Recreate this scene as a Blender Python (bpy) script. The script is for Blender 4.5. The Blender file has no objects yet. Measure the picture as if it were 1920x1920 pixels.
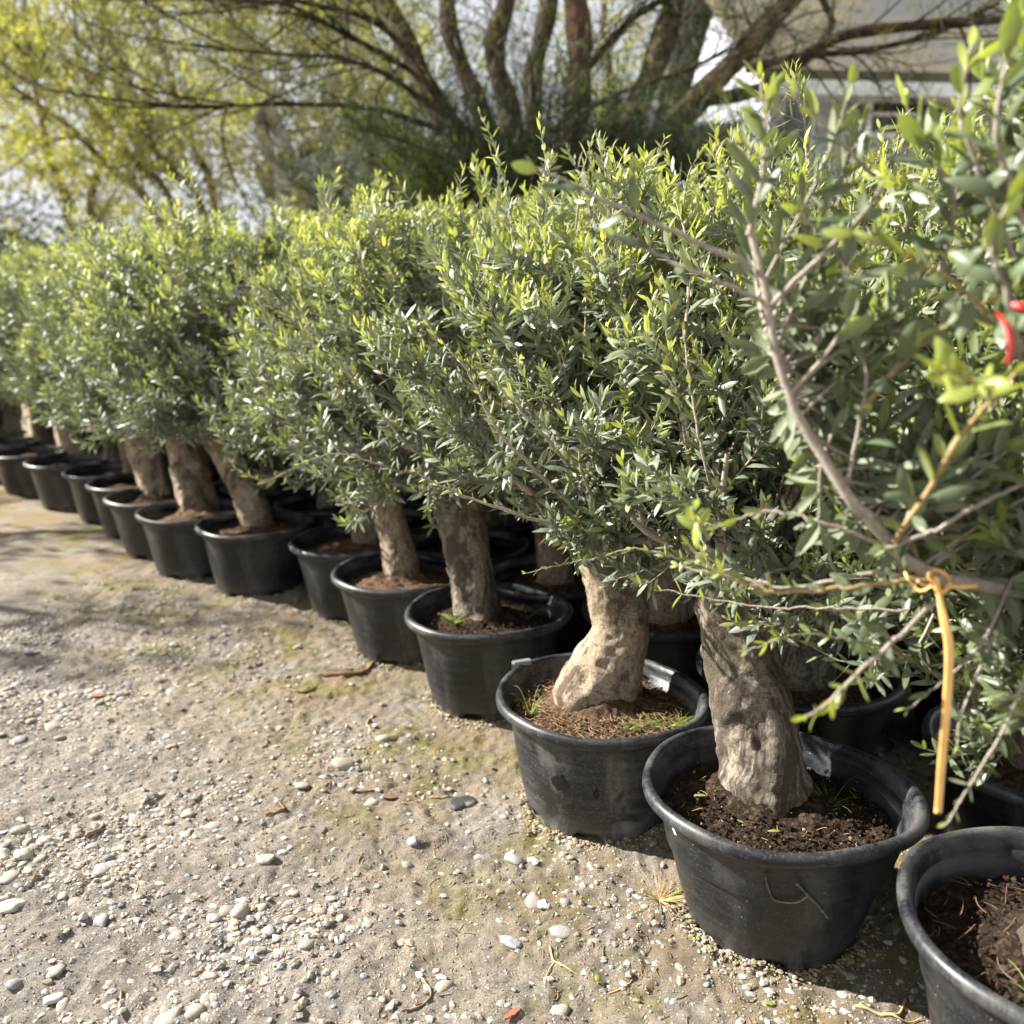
import bpy, math, random
import numpy as np
from mathutils import Vector, Matrix
R = math.radians
random.seed(7)
SC = bpy.context.scene
COL = SC.collection
# ------------------------------------------------------------------ camera
F = 1650.0; PITCH = R(12.6); CH = 1.37
cam_d = bpy.data.cameras.new('camera'); cam = bpy.data.objects.new('camera', cam_d); COL.objects.link(cam)
cam.location = (0, 0, CH); cam.rotation_euler = (R(90) - PITCH, 0, 0)
cam_d.sensor_width = 36; cam_d.lens = 36 * F / 1920
cam_d.clip_start = .05; cam_d.clip_end = 600
cam_d.dof.use_dof = True; cam_d.dof.focus_distance = 2.0; cam_d.dof.aperture_fstop = 2.2
SC.camera = cam
# ------------------------------------------------------------------ sky, sun, exposure
SUN = Vector((-.87, .24, .62)).normalized()
EL = math.asin(SUN.z); AZ = math.atan2(SUN.x, SUN.y)
w = bpy.data.worlds.new('World'); SC.world = w; w.use_nodes = True
nt = w.node_tree; nt.nodes.clear()
o_ = nt.nodes.new('ShaderNodeOutputWorld'); bg = nt.nodes.new('ShaderNodeBackground')
sky = nt.nodes.new('ShaderNodeTexSky'); sky.sky_type = 'NISHITA'; sky.sun_disc = False
sky.sun_elevation = EL; sky.sun_rotation = AZ; sky.dust_density = 2.5; sky.air_density = 1.0
mx = nt.nodes.new('ShaderNodeMix'); mx.data_type = 'RGBA'
tc = nt.nodes.new('ShaderNodeTexCoord'); nz = nt.nodes.new('ShaderNodeTexNoise'); rp = nt.nodes.new('ShaderNodeValToRGB')
nz.inputs['Scale'].default_value = 2.2; nz.inputs['Detail'].default_value = 5
rp.color_ramp.elements[0].position = .3; rp.color_ramp.elements[1].position = .6
rp.color_ramp.elements[0].color = (.75, .75, .75, 1)
nt.links.new(tc.outputs['Generated'], nz.inputs['Vector']); nt.links.new(nz.outputs['Fac'], rp.inputs['Fac'])
nt.links.new(rp.outputs['Color'], mx.inputs[0]); nt.links.new(sky.outputs['Color'], mx.inputs[6])
mx.inputs[7].default_value = (6.0, 6.1, 6.4, 1)
nt.links.new(mx.outputs[2], bg.inputs['Color']); bg.inputs['Strength'].default_value = .046
nt.links.new(bg.outputs[0], o_.inputs[0])
sd = bpy.data.lights.new('sun', 'SUN'); so = bpy.data.objects.new('sun', sd); COL.objects.link(so)
sd.energy = 5.0; sd.angle = R(.9); sd.color = (1, .95, .87)
so.rotation_euler = SUN.to_track_quat('Z', 'Y').to_euler(); so.location = (-8, 3, 9)
SC.view_settings.view_transform = 'Standard'; SC.view_settings.look = 'None'
SC.view_settings.gamma = 1; SC.view_settings.exposure = 1.85; SC.view_settings.use_curve_mapping = False
SC.render.engine = 'CYCLES'
SC.cycles.max_bounces = 5; SC.cycles.diffuse_bounces = 3; SC.cycles.transmission_bounces = 3; SC.cycles.glossy_bounces = 2; SC.cycles.transparent_max_bounces = 4

# ------------------------------------------------------------------ helpers
cp, sp = math.cos(PITCH), math.sin(PITCH)
def ray(u, v):
    x = (u - 960) / F; y = -(v - 960) / F
    return np.array((x, cp + y * sp, -sp + y * cp))
def at(u, v, d):            # a point d metres deep
    return np.array((0, 0, CH)) + d * ray(u, v)
def gz(u, v, z=0.0):        # the point at height z
    r = ray(u, v); t = (z - CH) / r[2]
    return np.array((0, 0, CH)) + t * r

def obj(name, mesh, parent=None, loc=(0, 0, 0)):
    o = bpy.data.objects.new(name, mesh); COL.objects.link(o); o.location = loc
    if parent is not None: o.parent = parent
    return o
def thing(name, label, cat, loc=(0, 0, 0), group=None, rz=0):
    o = bpy.data.objects.new(name, None); COL.objects.link(o); o.empty_display_size = .1
    o.location = loc; o.rotation_euler = (0, 0, rz); return tag(o, label, cat, group)
def tag(o, label, cat, group=None):
    o['label'] = label; o['category'] = cat
    if group: o['group'] = group
    return o
def struct(o): o['kind'] = 'structure'; return o
def stuff(o, label=None, cat=None):
    o['kind'] = 'stuff'
    if label: o['label'] = label
    if cat: o['category'] = cat
    return o

class MB:
    def __init__(s): s.v = []; s.q = []; s.t = []; s.a = []; s.n = 0
    def add(s, v, q=None, t=None, a=None):
        v = np.asarray(v, float).reshape(-1, 3)
        if q is not None and len(q): s.q.append(np.asarray(q, np.int64).reshape(-1, 4) + s.n)
        if t is not None and len(t): s.t.append(np.asarray(t, np.int64).reshape(-1, 3) + s.n)
        s.v.append(v)
        s.a.append(np.zeros((len(v), 4)) if a is None else np.asarray(a, float).reshape(-1, 4))
        s.n += len(v)
    def mesh(s, name, mat, smooth=True, attr=False):
        m = bpy.data.meshes.new(name)
        v = np.concatenate(s.v); m.vertices.add(len(v)); m.vertices.foreach_set('co', v.astype(np.float32).ravel())
        q = np.concatenate(s.q) if s.q else np.zeros((0, 4), np.int64)
        t = np.concatenate(s.t) if s.t else np.zeros((0, 3), np.int64)
        lv = np.concatenate([q.ravel(), t.ravel()]); m.loops.add(len(lv)); m.loops.foreach_set('vertex_index', lv.astype(np.int32))
        n = len(q) + len(t); m.polygons.add(n)
        tot = np.concatenate([np.full(len(q), 4), np.full(len(t), 3)]); st = np.concatenate([[0], np.cumsum(tot)[:-1]]) if n else tot
        m.polygons.foreach_set('loop_start', st.astype(np.int32)); m.polygons.foreach_set('loop_total', tot.astype(np.int32))
        m.polygons.foreach_set('use_smooth', np.full(n, smooth))
        if attr:
            a = m.attributes.new('lc', 'FLOAT_COLOR', 'POINT'); a.data.foreach_set('color', np.concatenate(s.a).astype(np.float32).ravel())
        m.materials.append(mat); m.update(calc_edges=True); m.validate()
        return m

def nrm(a): return a / np.maximum(np.linalg.norm(a, axis=-1, keepdims=True), 1e-9)
# value noise, 2-D and 3-D
_rn = np.random.default_rng(3).random(4096)
def _h(i, j, k): return _rn[(i * 73 + j * 1291 + k * 3571 + (i * j) % 97 * 11) % 4096]
def vnoise(x, y, z=0.0):
    x = np.asarray(x, float); y = np.asarray(y, float); z = np.zeros_like(x) + z
    i, j, k = np.floor(x).astype(np.int64), np.floor(y).astype(np.int64), np.floor(z).astype(np.int64)
    fx, fy, fz = x - i, y - j, z - k
    fx, fy, fz = [f * f * (3 - 2 * f) for f in (fx, fy, fz)]
    r = 0
    for a in (0, 1):
        for b in (0, 1):
            for c in (0, 1):
                r = r + _h(i + a, j + b, k + c) * (fx if a else 1 - fx) * (fy if b else 1 - fy) * (fz if c else 1 - fz)
    return r
def gh(x, y):               # height of the ground
    x = np.asarray(x, float); y = np.asarray(y, float)
    n = lambda s, o: vnoise(x * s + o, y * s + o * 1.7)
    far = 1 / (1 + np.maximum(0, np.hypot(x, y) - 9) * .1)
    h = .016 * (n(1.3, 5.3) - .5) + .012 * (n(4.1, 51.3) - .5) + .009 * (n(13, 91.1) - .5) + .009 * (n(31, 17.7) - .5) + .007 * (n(63, 37.7) - .5) + .006 * np.maximum(0, n(44, 7.7) - .62)/.38
    crack = np.maximum(0, .10 - np.abs(n(7.5, 61.2) - .5)) / .10
    return h * far - .006 * crack * far
def tubes(C, Rr, sides=4):  # C (S,K,3)  Rr (S,K)
    C = np.asarray(C, float); Rr = np.asarray(Rr, float)
    S, K, _ = C.shape
    T = np.gradient(C, axis=1); T = nrm(T)
    ref = nrm(np.array([.31, .17, .93]) + np.zeros_like(T)); bad = np.abs((ref * T).sum(-1)) > .93
    ref[bad.any(axis=1)] = nrm(np.array([.9, -.3, .1]))
    A = nrm(np.cross(T, ref)); B = np.cross(T, A)
    th = np.arange(sides) * 2 * math.pi / sides
    V = C[:, :, None] + Rr[:, :, None, None] * (A[:, :, None] * np.cos(th)[None, None, :, None] + B[:, :, None] * np.sin(th)[None, None, :, None])
    s_ = np.arange(S)[:, None, None] * K * sides; k_ = np.arange(K - 1)[None, :, None] * sides; j = np.arange(sides)[None, None, :]
    a = s_ + k_ + j; b = s_ + k_ + (j + 1) % sides
    return V.reshape(-1, 3), np.stack([a, b, b + sides, a + sides], -1).reshape(-1, 4)
def spline(pts, n):         # Catmull-Rom through the points
    P = np.asarray(pts, float); P = np.vstack([2 * P[0] - P[1], P, 2 * P[-1] - P[-2]])
    t = np.linspace(0, len(P) - 3 - 1e-6, n); i = t.astype(int); f = (t - i)[:, None]
    p0, p1, p2, p3 = P[i], P[i + 1], P[i + 2], P[i + 3]
    return .5 * (2 * p1 + (p2 - p0) * f + (2 * p0 - 5 * p1 + 4 * p2 - p3) * f ** 2 + (3 * p1 - p0 - 3 * p2 + p3) * f ** 3)
def box(mb, c, s, rz=0):
    x, y, z = np.array(s) / 2
    v = np.array([(a * x, b * y, d * z) for a in (-1, 1) for b in (-1, 1) for d in (-1, 1)])
    co, si = math.cos(rz), math.sin(rz)
    v = np.stack([v[:, 0] * co - v[:, 1] * si, v[:, 0] * si + v[:, 1] * co, v[:, 2]], 1) + np.array(c)
    mb.add(v, q=[(0, 1, 3, 2), (4, 6, 7, 5), (0, 4, 5, 1), (2, 3, 7, 6), (0, 2, 6, 4), (1, 5, 7, 3)])

# ------------------------------------------------------------------ materials
def mat(name):
    m = bpy.data.materials.new(name); m.use_nodes = True; n = m.node_tree
    return m, n, n.nodes['Principled BSDF'], n.nodes, n.links
def N(n, k, **kw):
    x = n.nodes.new(k)
    for a, b in kw.items():
        if a.startswith('_'): setattr(x, a[1:], b)
        else: x.inputs[a.replace('0', ' ') if a not in x.inputs else a].default_value = b
    return x
def noise(n, scale, detail=4, vec=None, rough=.55, dist=0):
    x = n.nodes.new('ShaderNodeTexNoise'); x.inputs['Scale'].default_value = scale; x.inputs['Detail'].default_value = detail
    x.inputs['Roughness'].default_value = rough; x.inputs['Distortion'].default_value = dist
    if vec: n.links.new(vec, x.inputs['Vector'])
    return x.outputs['Fac']
def ramp(n, fac, a, b, ca=(0, 0, 0, 1), cb=(1, 1, 1, 1)):
    x = n.nodes.new('ShaderNodeValToRGB'); e = x.color_ramp.elements
    e[0].position = a; e[1].position = b; e[0].color = ca; e[1].color = cb
    n.links.new(fac, x.inputs['Fac']); return x.outputs['Color']
def mixc(n, fac, a, b, mode='MIX'):
    x = n.nodes.new('ShaderNodeMix'); x.data_type = 'RGBA'; x.blend_type = mode
    for i, v in ((0, fac), (6, a), (7, b)):
        if isinstance(v, (int, float)): x.inputs[i].default_value = v
        elif isinstance(v, tuple): x.inputs[i].default_value = v if len(v) == 4 else (*v, 1)
        else: n.links.new(v, x.inputs[i])
    return x.outputs[2]
def math_(n, op, a, b=0.0, clamp=False):
    x = n.nodes.new('ShaderNodeMath'); x.operation = op; x.use_clamp = clamp
    for i, v in ((0, a), (1, b)):
        if isinstance(v, (int, float)): x.inputs[i].default_value = v
        else: n.links.new(v, x.inputs[i])
    return x.outputs[0]
def bump(n, h, strength, dist, prev=None):
    x = n.nodes.new('ShaderNodeBump'); x.inputs['Strength'].default_value = strength; x.inputs['Distance'].default_value = dist
    n.links.new(h, x.inputs['Height'])
    if prev: n.links.new(prev, x.inputs['Normal'])
    return x.outputs[0]
def ocoord(n): return n.nodes.new('ShaderNodeTexCoord').outputs['Object']

def leaf_mat(name, dark, mid, young, under, trans, rough=.5, spec=.4):
    m, n, b, nd, lk = mat(name)
    at_ = nd.new('ShaderNodeAttribute'); at_.attribute_name = 'lc'
    sx = nd.new('ShaderNodeSeparateColor'); lk.new(at_.outputs['Color'], sx.inputs[0])
    c = mixc(n, sx.outputs[1], dark, mid); c = mixc(n, sx.outputs[0], c, young)
    nz_ = noise(n, 90, 3, ocoord(n)); c = mixc(n, ramp(n, nz_, .35, .7), c, mixc(n, .5, c, under), 'MIX')
    c = mixc(n, .35, c, mixc(n, ramp(n, noise(n, 260, 2, ocoord(n)), .4, .65), c, under))
    un = mixc(n, math_(n, 'MULTIPLY', sx.outputs[0], .65), under, young)
    g = nd.new('ShaderNodeNewGeometry')
    cc = mixc(n, g.outputs['Backfacing'], c, un)
    lk.new(cc, b.inputs['Base Color']); b.inputs['Roughness'].default_value = rough
    lk.new(math_(n, 'ADD', math_(n, 'MULTIPLY', g.outputs['Backfacing'], .35), rough), b.inputs['Roughness'])
    b.inputs['Specular IOR Level'].default_value = spec
    tr = nd.new('ShaderNodeBsdfTranslucent'); lk.new(mixc(n, sx.outputs[0], trans, mixc(n, .5, young, (.55, .62, .04))), tr.inputs['Color'])
    ms = nd.new('ShaderNodeMixShader')
    lk.new(math_(n, 'ADD', math_(n, 'MULTIPLY', sx.outputs[0], .28), .11), ms.inputs[0])
    lk.new(b.outputs[0], ms.inputs[1]); lk.new(tr.outputs[0], ms.inputs[2])
    lk.new(ms.outputs[0], nd['Material Output'].inputs[0])
    return m
M = {}
M['leaf'] = leaf_mat('olive_leaf', (.034, .056, .030), (.110, .140, .080), (.42, .46, .105), (.26, .285, .215), (.28, .34, .06))
M['bigleaf'] = leaf_mat('broad_olive_leaf', (.026, .046, .020), (.075, .105, .040), (.38, .45, .06), (.17, .20, .125), (.26, .34, .04), .42, .45)
M['spring'] = leaf_mat('spring_leaf', (.24, .27, .08), (.42, .43, .11), (.62, .60, .13), (.38, .38, .16), (.55, .57, .12), .6, .2)
M['needle'] = leaf_mat('pine_needle', (.012, .030, .012), (.03, .055, .018), (.085, .10, .032), (.03, .05, .02), (.03, .05, .01), .6, .3)

def bark_mat(name, base, light, dark, moss, dk=(.42, .60), scale=1.0):
    m, n, b, nd, lk = mat(name); oc = ocoord(n)
    mp = nd.new('ShaderNodeMapping'); mp.inputs['Scale'].default_value = (1, 1, .55); lk.new(oc, mp.inputs[0]); v = mp.outputs[0]
    c = mixc(n, ramp(n, noise(n, 9 * scale, 5, v), .35, .65), base, light)
    c = mixc(n, ramp(n, noise(n, 95 * scale, 5, v, .8), .46, .62), c, mixc(n, .72, c, dark))
    pat = ramp(n, noise(n, 6.5 * scale, 9, v, .74, .8), dk[0] + .09, dk[1] - .03)
    c = mixc(n, math_(n, 'MULTIPLY', pat, .85), c, dark)
    vo = nd.new('ShaderNodeTexVoronoi'); vo.feature = 'DISTANCE_TO_EDGE'; vo.inputs['Scale'].default_value = 16 * scale
    mp2 = nd.new('ShaderNodeMapping'); mp2.inputs['Scale'].default_value = (1, 1, .42); lk.new(oc, mp2.inputs[0])
    wv = nd.new('ShaderNodeVectorMath'); wv.operation = 'ADD'; nn = nd.new('ShaderNodeTexNoise'); nn.inputs['Scale'].default_value = 14 * scale
    lk.new(oc, nn.inputs['Vector']); sc_ = nd.new('ShaderNodeVectorMath'); sc_.operation = 'SCALE'; sc_.inputs['Scale'].default_value = .09 / scale
    lk.new(nn.outputs['Color'], sc_.inputs[0]); lk.new(mp2.outputs[0], wv.inputs[0]); lk.new(sc_.outputs[0], wv.inputs[1]); lk.new(wv.outputs[0], vo.inputs['Vector'])
    crk = ramp(n, vo.outputs['Distance'], .0, .045)
    crk2 = math_(n, 'MAXIMUM', crk, ramp(n, noise(n, 6 * scale, 3, oc), .36, .50))
    c = mixc(n, crk2, mixc(n, .45, c, dark), c)
    mh = nd.new('ShaderNodeMapping'); mh.inputs['Scale'].default_value = (1, 1, 7); lk.new(oc, mh.inputs[0])
    hl = math_(n, 'ABSOLUTE', math_(n, 'SUBTRACT', noise(n, 5 * scale, 5, mh.outputs[0], .6), .5))
    hk = math_(n, 'MAXIMUM', ramp(n, hl, .004, .016), ramp(n, noise(n, 8 * scale, 3, oc), .50, .56))
    c = mixc(n, hk, mixc(n, .6, c, dark), c); crk2 = math_(n, 'MULTIPLY', crk2, hk)
    if moss:
        sz = nd.new('ShaderNodeSeparateXYZ'); lk.new(oc, sz.inputs[0])
        mk = math_(n, 'MULTIPLY', ramp(n, noise(n, 14, 5, oc), .4, .62), math_(n, 'MULTIPLY', math_(n, 'SUBTRACT', sz.outputs[2], .42), 2.2, True), True)
        c = mixc(n, mk, c, moss)
    lk.new(c, b.inputs['Base Color']); b.inputs['Roughness'].default_value = .9; b.inputs['Specular IOR Level'].default_value = .2
    h1 = bump(n, noise(n, 42 * scale, 9, v, .75), 1.0, .014 / scale); h2 = bump(n, crk2, .35, .004 / scale, bump(n, pat, .4, -.004 / scale, h1))
    lk.new(h2, b.inputs['Normal']); return m
M['trunk'] = bark_mat('olive_bark', (.35, .275, .195), (.48, .39, .285), (.085, .062, .042), (.13, .125, .045))
M['trunk_grey'] = bark_mat('grey_olive_bark', (.28, .24, .19), (.40, .34, .27), (.07, .054, .040), (.12, .12, .05), (.36, .54))
M['twig'] = bark_mat('twig_bark', (.36, .31, .25), (.48, .43, .36), (.20, .165, .13), None, (.55, .8), 3)
M['greentwig'] = bark_mat('green_twig', (.22, .24, .13), (.30, .32, .20), (.16, .14, .09), None, (.6, .9), 3)
M['tantwig'] = bark_mat('tan_twig', (.42, .30, .13), (.5, .38, .2), (.22, .15, .08), None, (.6, .9), 3)
M['pinebark'] = bark_mat('pine_bark', (.075, .05, .035), (.13, .09, .065), (.025, .017, .012), None, (.4, .6), .5)
M['redbark'] = bark_mat('red_bark', (.105, .058, .038), (.14, .08, .055), (.05, .02, .014), None, (.4, .6), .5)
M['palebark'] = bark_mat('pale_bark', (.42, .38, .30), (.58, .54, .46), (.10, .08, .05), None, (.42, .6), .5)
M['brownbark'] = bark_mat('brown_bark', (.20, .155, .095), (.30, .24, .15), (.06, .045, .025), None, (.4, .6), .5)

def pot_mat(name, dust, spotted=False):
    m, n, b, nd, lk = mat(name); oc = ocoord(n)
    mp = nd.new('ShaderNodeMapping'); mp.inputs['Scale'].default_value = (1, 1, 5); lk.new(oc, mp.inputs[0])
    mp3 = nd.new('ShaderNodeMapping'); mp3.inputs['Scale'].default_value = (1, 1, .35); lk.new(oc, mp3.inputs[0])
    sz = nd.new('ShaderNodeSeparateXYZ'); lk.new(oc, sz.inputs[0])
    low = math_(n, 'MULTIPLY', math_(n, 'SUBTRACT', .11, sz.outputs[2]), 7, True)
    a = ramp(n, noise(n, 9, 8, mp.outputs[0], .75, .4), .46, .70)
    a2 = ramp(n, noise(n, 6, 7, mp3.outputs[0], .72, .4), .48, .66)
    s = ramp(n, noise(n, 160, 3, oc, .8), .56, .70)
    d = math_(n, 'ADD', math_(n, 'MULTIPLY', a, .22), math_(n, 'MULTIPLY', a2, .42), True)
    d = math_(n, 'ADD', d, math_(n, 'MULTIPLY', low, math_(n, 'ADD', a2, .25)), True)
    d = math_(n, 'MULTIPLY', d, dust, True)
    c = mixc(n, d, (.0070, .0082, .0115), (.165, .162, .155))
    c = mixc(n, math_(n, 'MULTIPLY', s, .22 * dust + .05), c, (.3, .28, .25))
    mud = math_(n, 'MULTIPLY', math_(n, 'SUBTRACT', .022, sz.outputs[2]), 60, True)
    c = mixc(n, math_(n, 'MULTIPLY', mud, a2), c, (.22, .17, .11))
    vo = nd.new('ShaderNodeTexVoronoi'); vo.inputs['Scale'].default_value = 42; lk.new(oc, vo.inputs['Vector'])
    c = mixc(n, math_(n, 'MULTIPLY', ramp(n, vo.outputs['Distance'], .055, .085, (1, 1, 1, 1), (0, 0, 0, 1)), ramp(n, noise(n, 9, 2, oc), .52, .58)), c, (.28, .26, .23))
    if spotted:
        sp_ = ramp(n, noise(n, 11, 2, oc, .5, .3), .60, .625); c = mixc(n, math_(n, 'MULTIPLY', sp_, .8), c, (.016, .014, .013))
    lk.new(c, b.inputs['Base Color'])
    lk.new(math_(n, 'ADD', math_(n, 'MULTIPLY', d, .4), .36), b.inputs['Roughness']); b.inputs['Specular IOR Level'].default_value = .42
    hb = bump(n, noise(n, 220, 4, mp.outputs[0], .6), .25, .0012); lk.new(bump(n, noise(n, 7, 2, oc), .5, .006, hb), b.inputs['Normal'])
    return m
M['pot'] = pot_mat('black_pot_plastic', .55); M['pot_dusty'] = pot_mat('dusty_pot_plastic', 1.35, True); M['rim'] = pot_mat('pot_rim_plastic', 1.0)

def soil_mat(name, a, b_, c_):
    m, n, b, nd, lk = mat(name); oc = ocoord(n)
    c = mixc(n, ramp(n, noise(n, 14, 6, oc, .7), .35, .65), a, b_)
    vo = nd.new('ShaderNodeTexVoronoi'); vo.inputs['Scale'].default_value = 110; lk.new(oc, vo.inputs['Vector'])
    sx = nd.new('ShaderNodeSeparateColor'); lk.new(vo.outputs['Color'], sx.inputs[0])
    c = mixc(n, math_(n, 'MULTIPLY', ramp(n, sx.outputs[0], .55, .95), .7), c, c_)
    lk.new(c, b.inputs['Base Color']); b.inputs['Roughness'].default_value = 1; b.inputs['Specular IOR Level'].default_value = .1
    lk.new(bump(n, vo.outputs['Distance'], .8, .004, bump(n, noise(n, 80, 8, oc, .75), 1, .012)), b.inputs['Normal']); return m
M['soil_red'] = soil_mat('reddish_soil', (.065, .038, .024), (.125, .078, .048), (.24, .17, .11))
M['soil_dark'] = soil_mat('dark_soil', (.021, .014, .010), (.046, .031, .022), (.11, .075, .05))

def plain(name, col, rough=.6, spec=.4, var=.25, scale=30, trans=0):
    m, n, b, nd, lk = mat(name); oc = ocoord(n)
    c = mixc(n, ramp(n, noise(n, scale, 5, oc), .3, .7), tuple(x * (1 - var) for x in col), tuple(min(1, x * (1 + var)) for x in col))
    lk.new(c, b.inputs['Base Color']); b.inputs['Roughness'].default_value = rough; b.inputs['Specular IOR Level'].default_value = spec
    lk.new(bump(n, noise(n, scale * 4, 4, oc), .3, .002), b.inputs['Normal'])
    if trans: b.inputs['Subsurface Weight'].default_value = trans; b.inputs['Subsurface Radius'].default_value = (.01, .01, .005)
    return m
M['strap'] = plain('peach_rubber', (.82, .47, .15), .42, .5, .12, 25); M['ribbon'] = plain('red_plastic', (.55, .01, .015), .35, .5, .2)
M['straw'] = plain('dry_straw', (.42, .29, .14), .8, .2, .35, 20); M['grass'] = plain('weed_green', (.16, .24, .04), .5, .3, .4, 20)
M['litter'] = plain('dry_litter', (.22, .15, .085), .9, .1, .5, 6); M['chip'] = plain('bark_chip', (.19, .12, .075), .9, .1, .4, 40); M['redchip'] = plain('red_chip', (.34, .13, .08), .9, .1, .3, 40)
M['graytwig'] = plain('grey_dry_twig', (.22, .17, .125), .9, .1, .4, 60)
M['sticker'] = plain('white_sticker', (.62, .60, .52), .6, .3, .12, 40); M['mark'] = plain('dried_string', (.17, .16, .135), .85, .1, .35, 60)
M['darkpatch'] = plain('dark_patch', (.017, .014, .012), .7, .2, .3, 40); M['mud'] = plain('orange_mud', (.34, .19, .09), .95, .05, .3, 60)
M['tagg'] = plain('grey_tag', (.16, .17, .17), .5, .4, .2, 30)
def stone(name, a, b_, rough=.8):
    m, n, b, nd, lk = mat(name); oc = ocoord(n)
    oi = nd.new('ShaderNodeObjectInfo')
    c = mixc(n, oi.outputs['Random'], a, b_)
    c = mixc(n, ramp(n, noise(n, 3, 6, oc, .7), .4, .7), c, mixc(n, .4, c, (.16, .13, .10)))
    c = mixc(n, math_(n, 'MULTIPLY', ramp(n, noise(n, 14, 3, oc, .8), .55, .65), .35), c, (.6, .57, .5))
    lk.new(c, b.inputs['Base Color']); b.inputs['Roughness'].default_value = rough; b.inputs['Specular IOR Level'].default_value = .3
    lk.new(bump(n, noise(n, 8, 6, oc, .7), .4, .06), b.inputs['Normal']); return m
M['stone_a'] = stone('grey_pebble', (.25, .23, .20), (.40, .35, .28)); M['stone_b'] = stone('tan_pebble', (.33, .29, .23), (.42, .38, .32))
M['stone_c'] = stone('blue_grey_pebble', (.20, .21, .225), (.36, .345, .34)); M['stone_w'] = stone('white_pebble', (.48, .465, .44), (.54, .51, .47))
M['slate'] = stone('slate_stone', (.035, .038, .045), (.05, .052, .06), .6); M['mauve'] = stone('mauve_pebble', (.28, .25, .25), (.30, .27, .27))

# gravel: one mesh, colour by attribute
def gravel_mat():
    m, n, b, nd, lk = mat('gravel_chips'); a = nd.new('ShaderNodeAttribute'); a.attribute_name = 'lc'
    c = mixc(n, ramp(n, noise(n, 120, 4, ocoord(n)), .35, .7), a.outputs['Color'], mixc(n, .35, a.outputs['Color'], (.15, .12, .09)))
    lk.new(c, b.inputs['Base Color']); b.inputs['Roughness'].default_value = .9; b.inputs['Specular IOR Level'].default_value = .2
    lk.new(bump(n, noise(n, 300, 4, ocoord(n)), .4, .002), b.inputs['Normal']); return m
M['gravel'] = gravel_mat()

RD = np.array((-.653, .757)); RN = np.array((.757, .653))     # along the row; from the aisle into the block of pots
def ground_mat():
    m, n, b, nd, lk = mat('packed_gravel_ground'); oc = ocoord(n)
    sz = nd.new('ShaderNodeSeparateXYZ'); lk.new(oc, sz.inputs[0])
    # distance from the edge of the pots towards the aisle
    d = math_(n, 'ADD', math_(n, 'MULTIPLY', math_(n, 'SUBTRACT', sz.outputs[0], .252), float(RN[0])), math_(n, 'MULTIPLY', math_(n, 'SUBTRACT', sz.outputs[1], 2.305), float(RN[1])))
    near = math_(n, 'MULTIPLY', math_(n, 'ADD', d, .95), 1.6, True)
    patch = noise(n, 1.15, 6, oc, .6, .6)
    c = mixc(n, ramp(n, patch, .40, .58), (.38, .355, .32), (.57, .50, .41))
    c = mixc(n, ramp(n, noise(n, 3.4, 6, oc, .65, .4), .46, .68), c, (.37, .345, .305))
    c = mixc(n, math_(n, 'MULTIPLY', ramp(n, noise(n, 6.5, 8, oc, .7, .3), .50, .66), .65), c, (.17, .135, .095))
    # mix of little chips
    for sc, th, st in ((62, .60, .8), (115, .40, .9), (230, .35, .9)):
        vo = nd.new('ShaderNodeTexVoronoi'); vo.inputs['Scale'].default_value = sc; vo.inputs['Randomness'].default_value = 1; lk.new(oc, vo.inputs['Vector'])
        sx = nd.new('ShaderNodeSeparateColor'); lk.new(vo.outputs['Color'], sx.inputs[0])
        cc = mixc(n, sx.outputs[1], (.15, .135, .115), (.60, .56, .49))
        core = ramp(n, vo.outputs['Distance'], .25, .42, (1, 1, 1, 1), (0, 0, 0, 1))
        c = mixc(n, math_(n, 'MULTIPLY', math_(n, 'MULTIPLY', ramp(n, sx.outputs[0], th, th + .05), core), st * .8), c, cc)
    c = mixc(n, ramp(n, noise(n, 330, 4, oc, .85), .40, .58), mixc(n, .62, c, (.08, .06, .045)), c)
    crv = math_(n, 'ABSOLUTE', math_(n, 'SUBTRACT', noise(n, 26, 7, oc, .75, .3), .5))
    c = mixc(n, math_(n, 'MULTIPLY', ramp(n, crv, .0, .035, (1, 1, 1, 1), (0, 0, 0, 1)), math_(n, 'MULTIPLY', ramp(n, noise(n, 5, 4, oc), .42, .56), .75)), c, (.105, .085, .065))
    c = mixc(n, math_(n, 'MULTIPLY', ramp(n, noise(n, 19, 6, oc, .7), .50, .64), .5), c, (.21, .195, .18))
    # brown earth and moss towards the pots
    e = math_(n, 'MULTIPLY', near, ramp(n, noise(n, 2.6, 6, oc, .65, .5), .36, .60))
    c = mixc(n, math_(n, 'MULTIPLY', e, .75), c, (.26, .185, .105))
    mo = math_(n, 'MULTIPLY', near, ramp(n, noise(n, 3.7, 8, oc, .72, .3), .50, .60))
    c = mixc(n, math_(n, 'MULTIPLY', mo, .72), c, (.22, .195, .055))
    mo2 = math_(n, 'MULTIPLY', near, ramp(n, noise(n, 5.1, 8, oc, .75, .2), .57, .63))
    c = mixc(n, math_(n, 'MULTIPLY', mo2, .8), c, (.12, .13, .015))
    lk.new(c, b.inputs['Base Color']); b.inputs['Roughness'].default_value = .95; b.inputs['Specular IOR Level'].default_value = .15
    v2 = nd.new('ShaderNodeTexVoronoi'); v2.inputs['Scale'].default_value = 75; lk.new(oc, v2.inputs['Vector'])
    h = bump(n, noise(n, 40, 9, oc, .78), 1.0, .018)
    h = bump(n, v2.outputs['Distance'], .6, .004, h); h = bump(n, noise(n, 260, 5, oc, .8), 1.0, .006, h)
    lk.new(h, b.inputs['Normal']); return m
M['ground'] = ground_mat()

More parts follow.
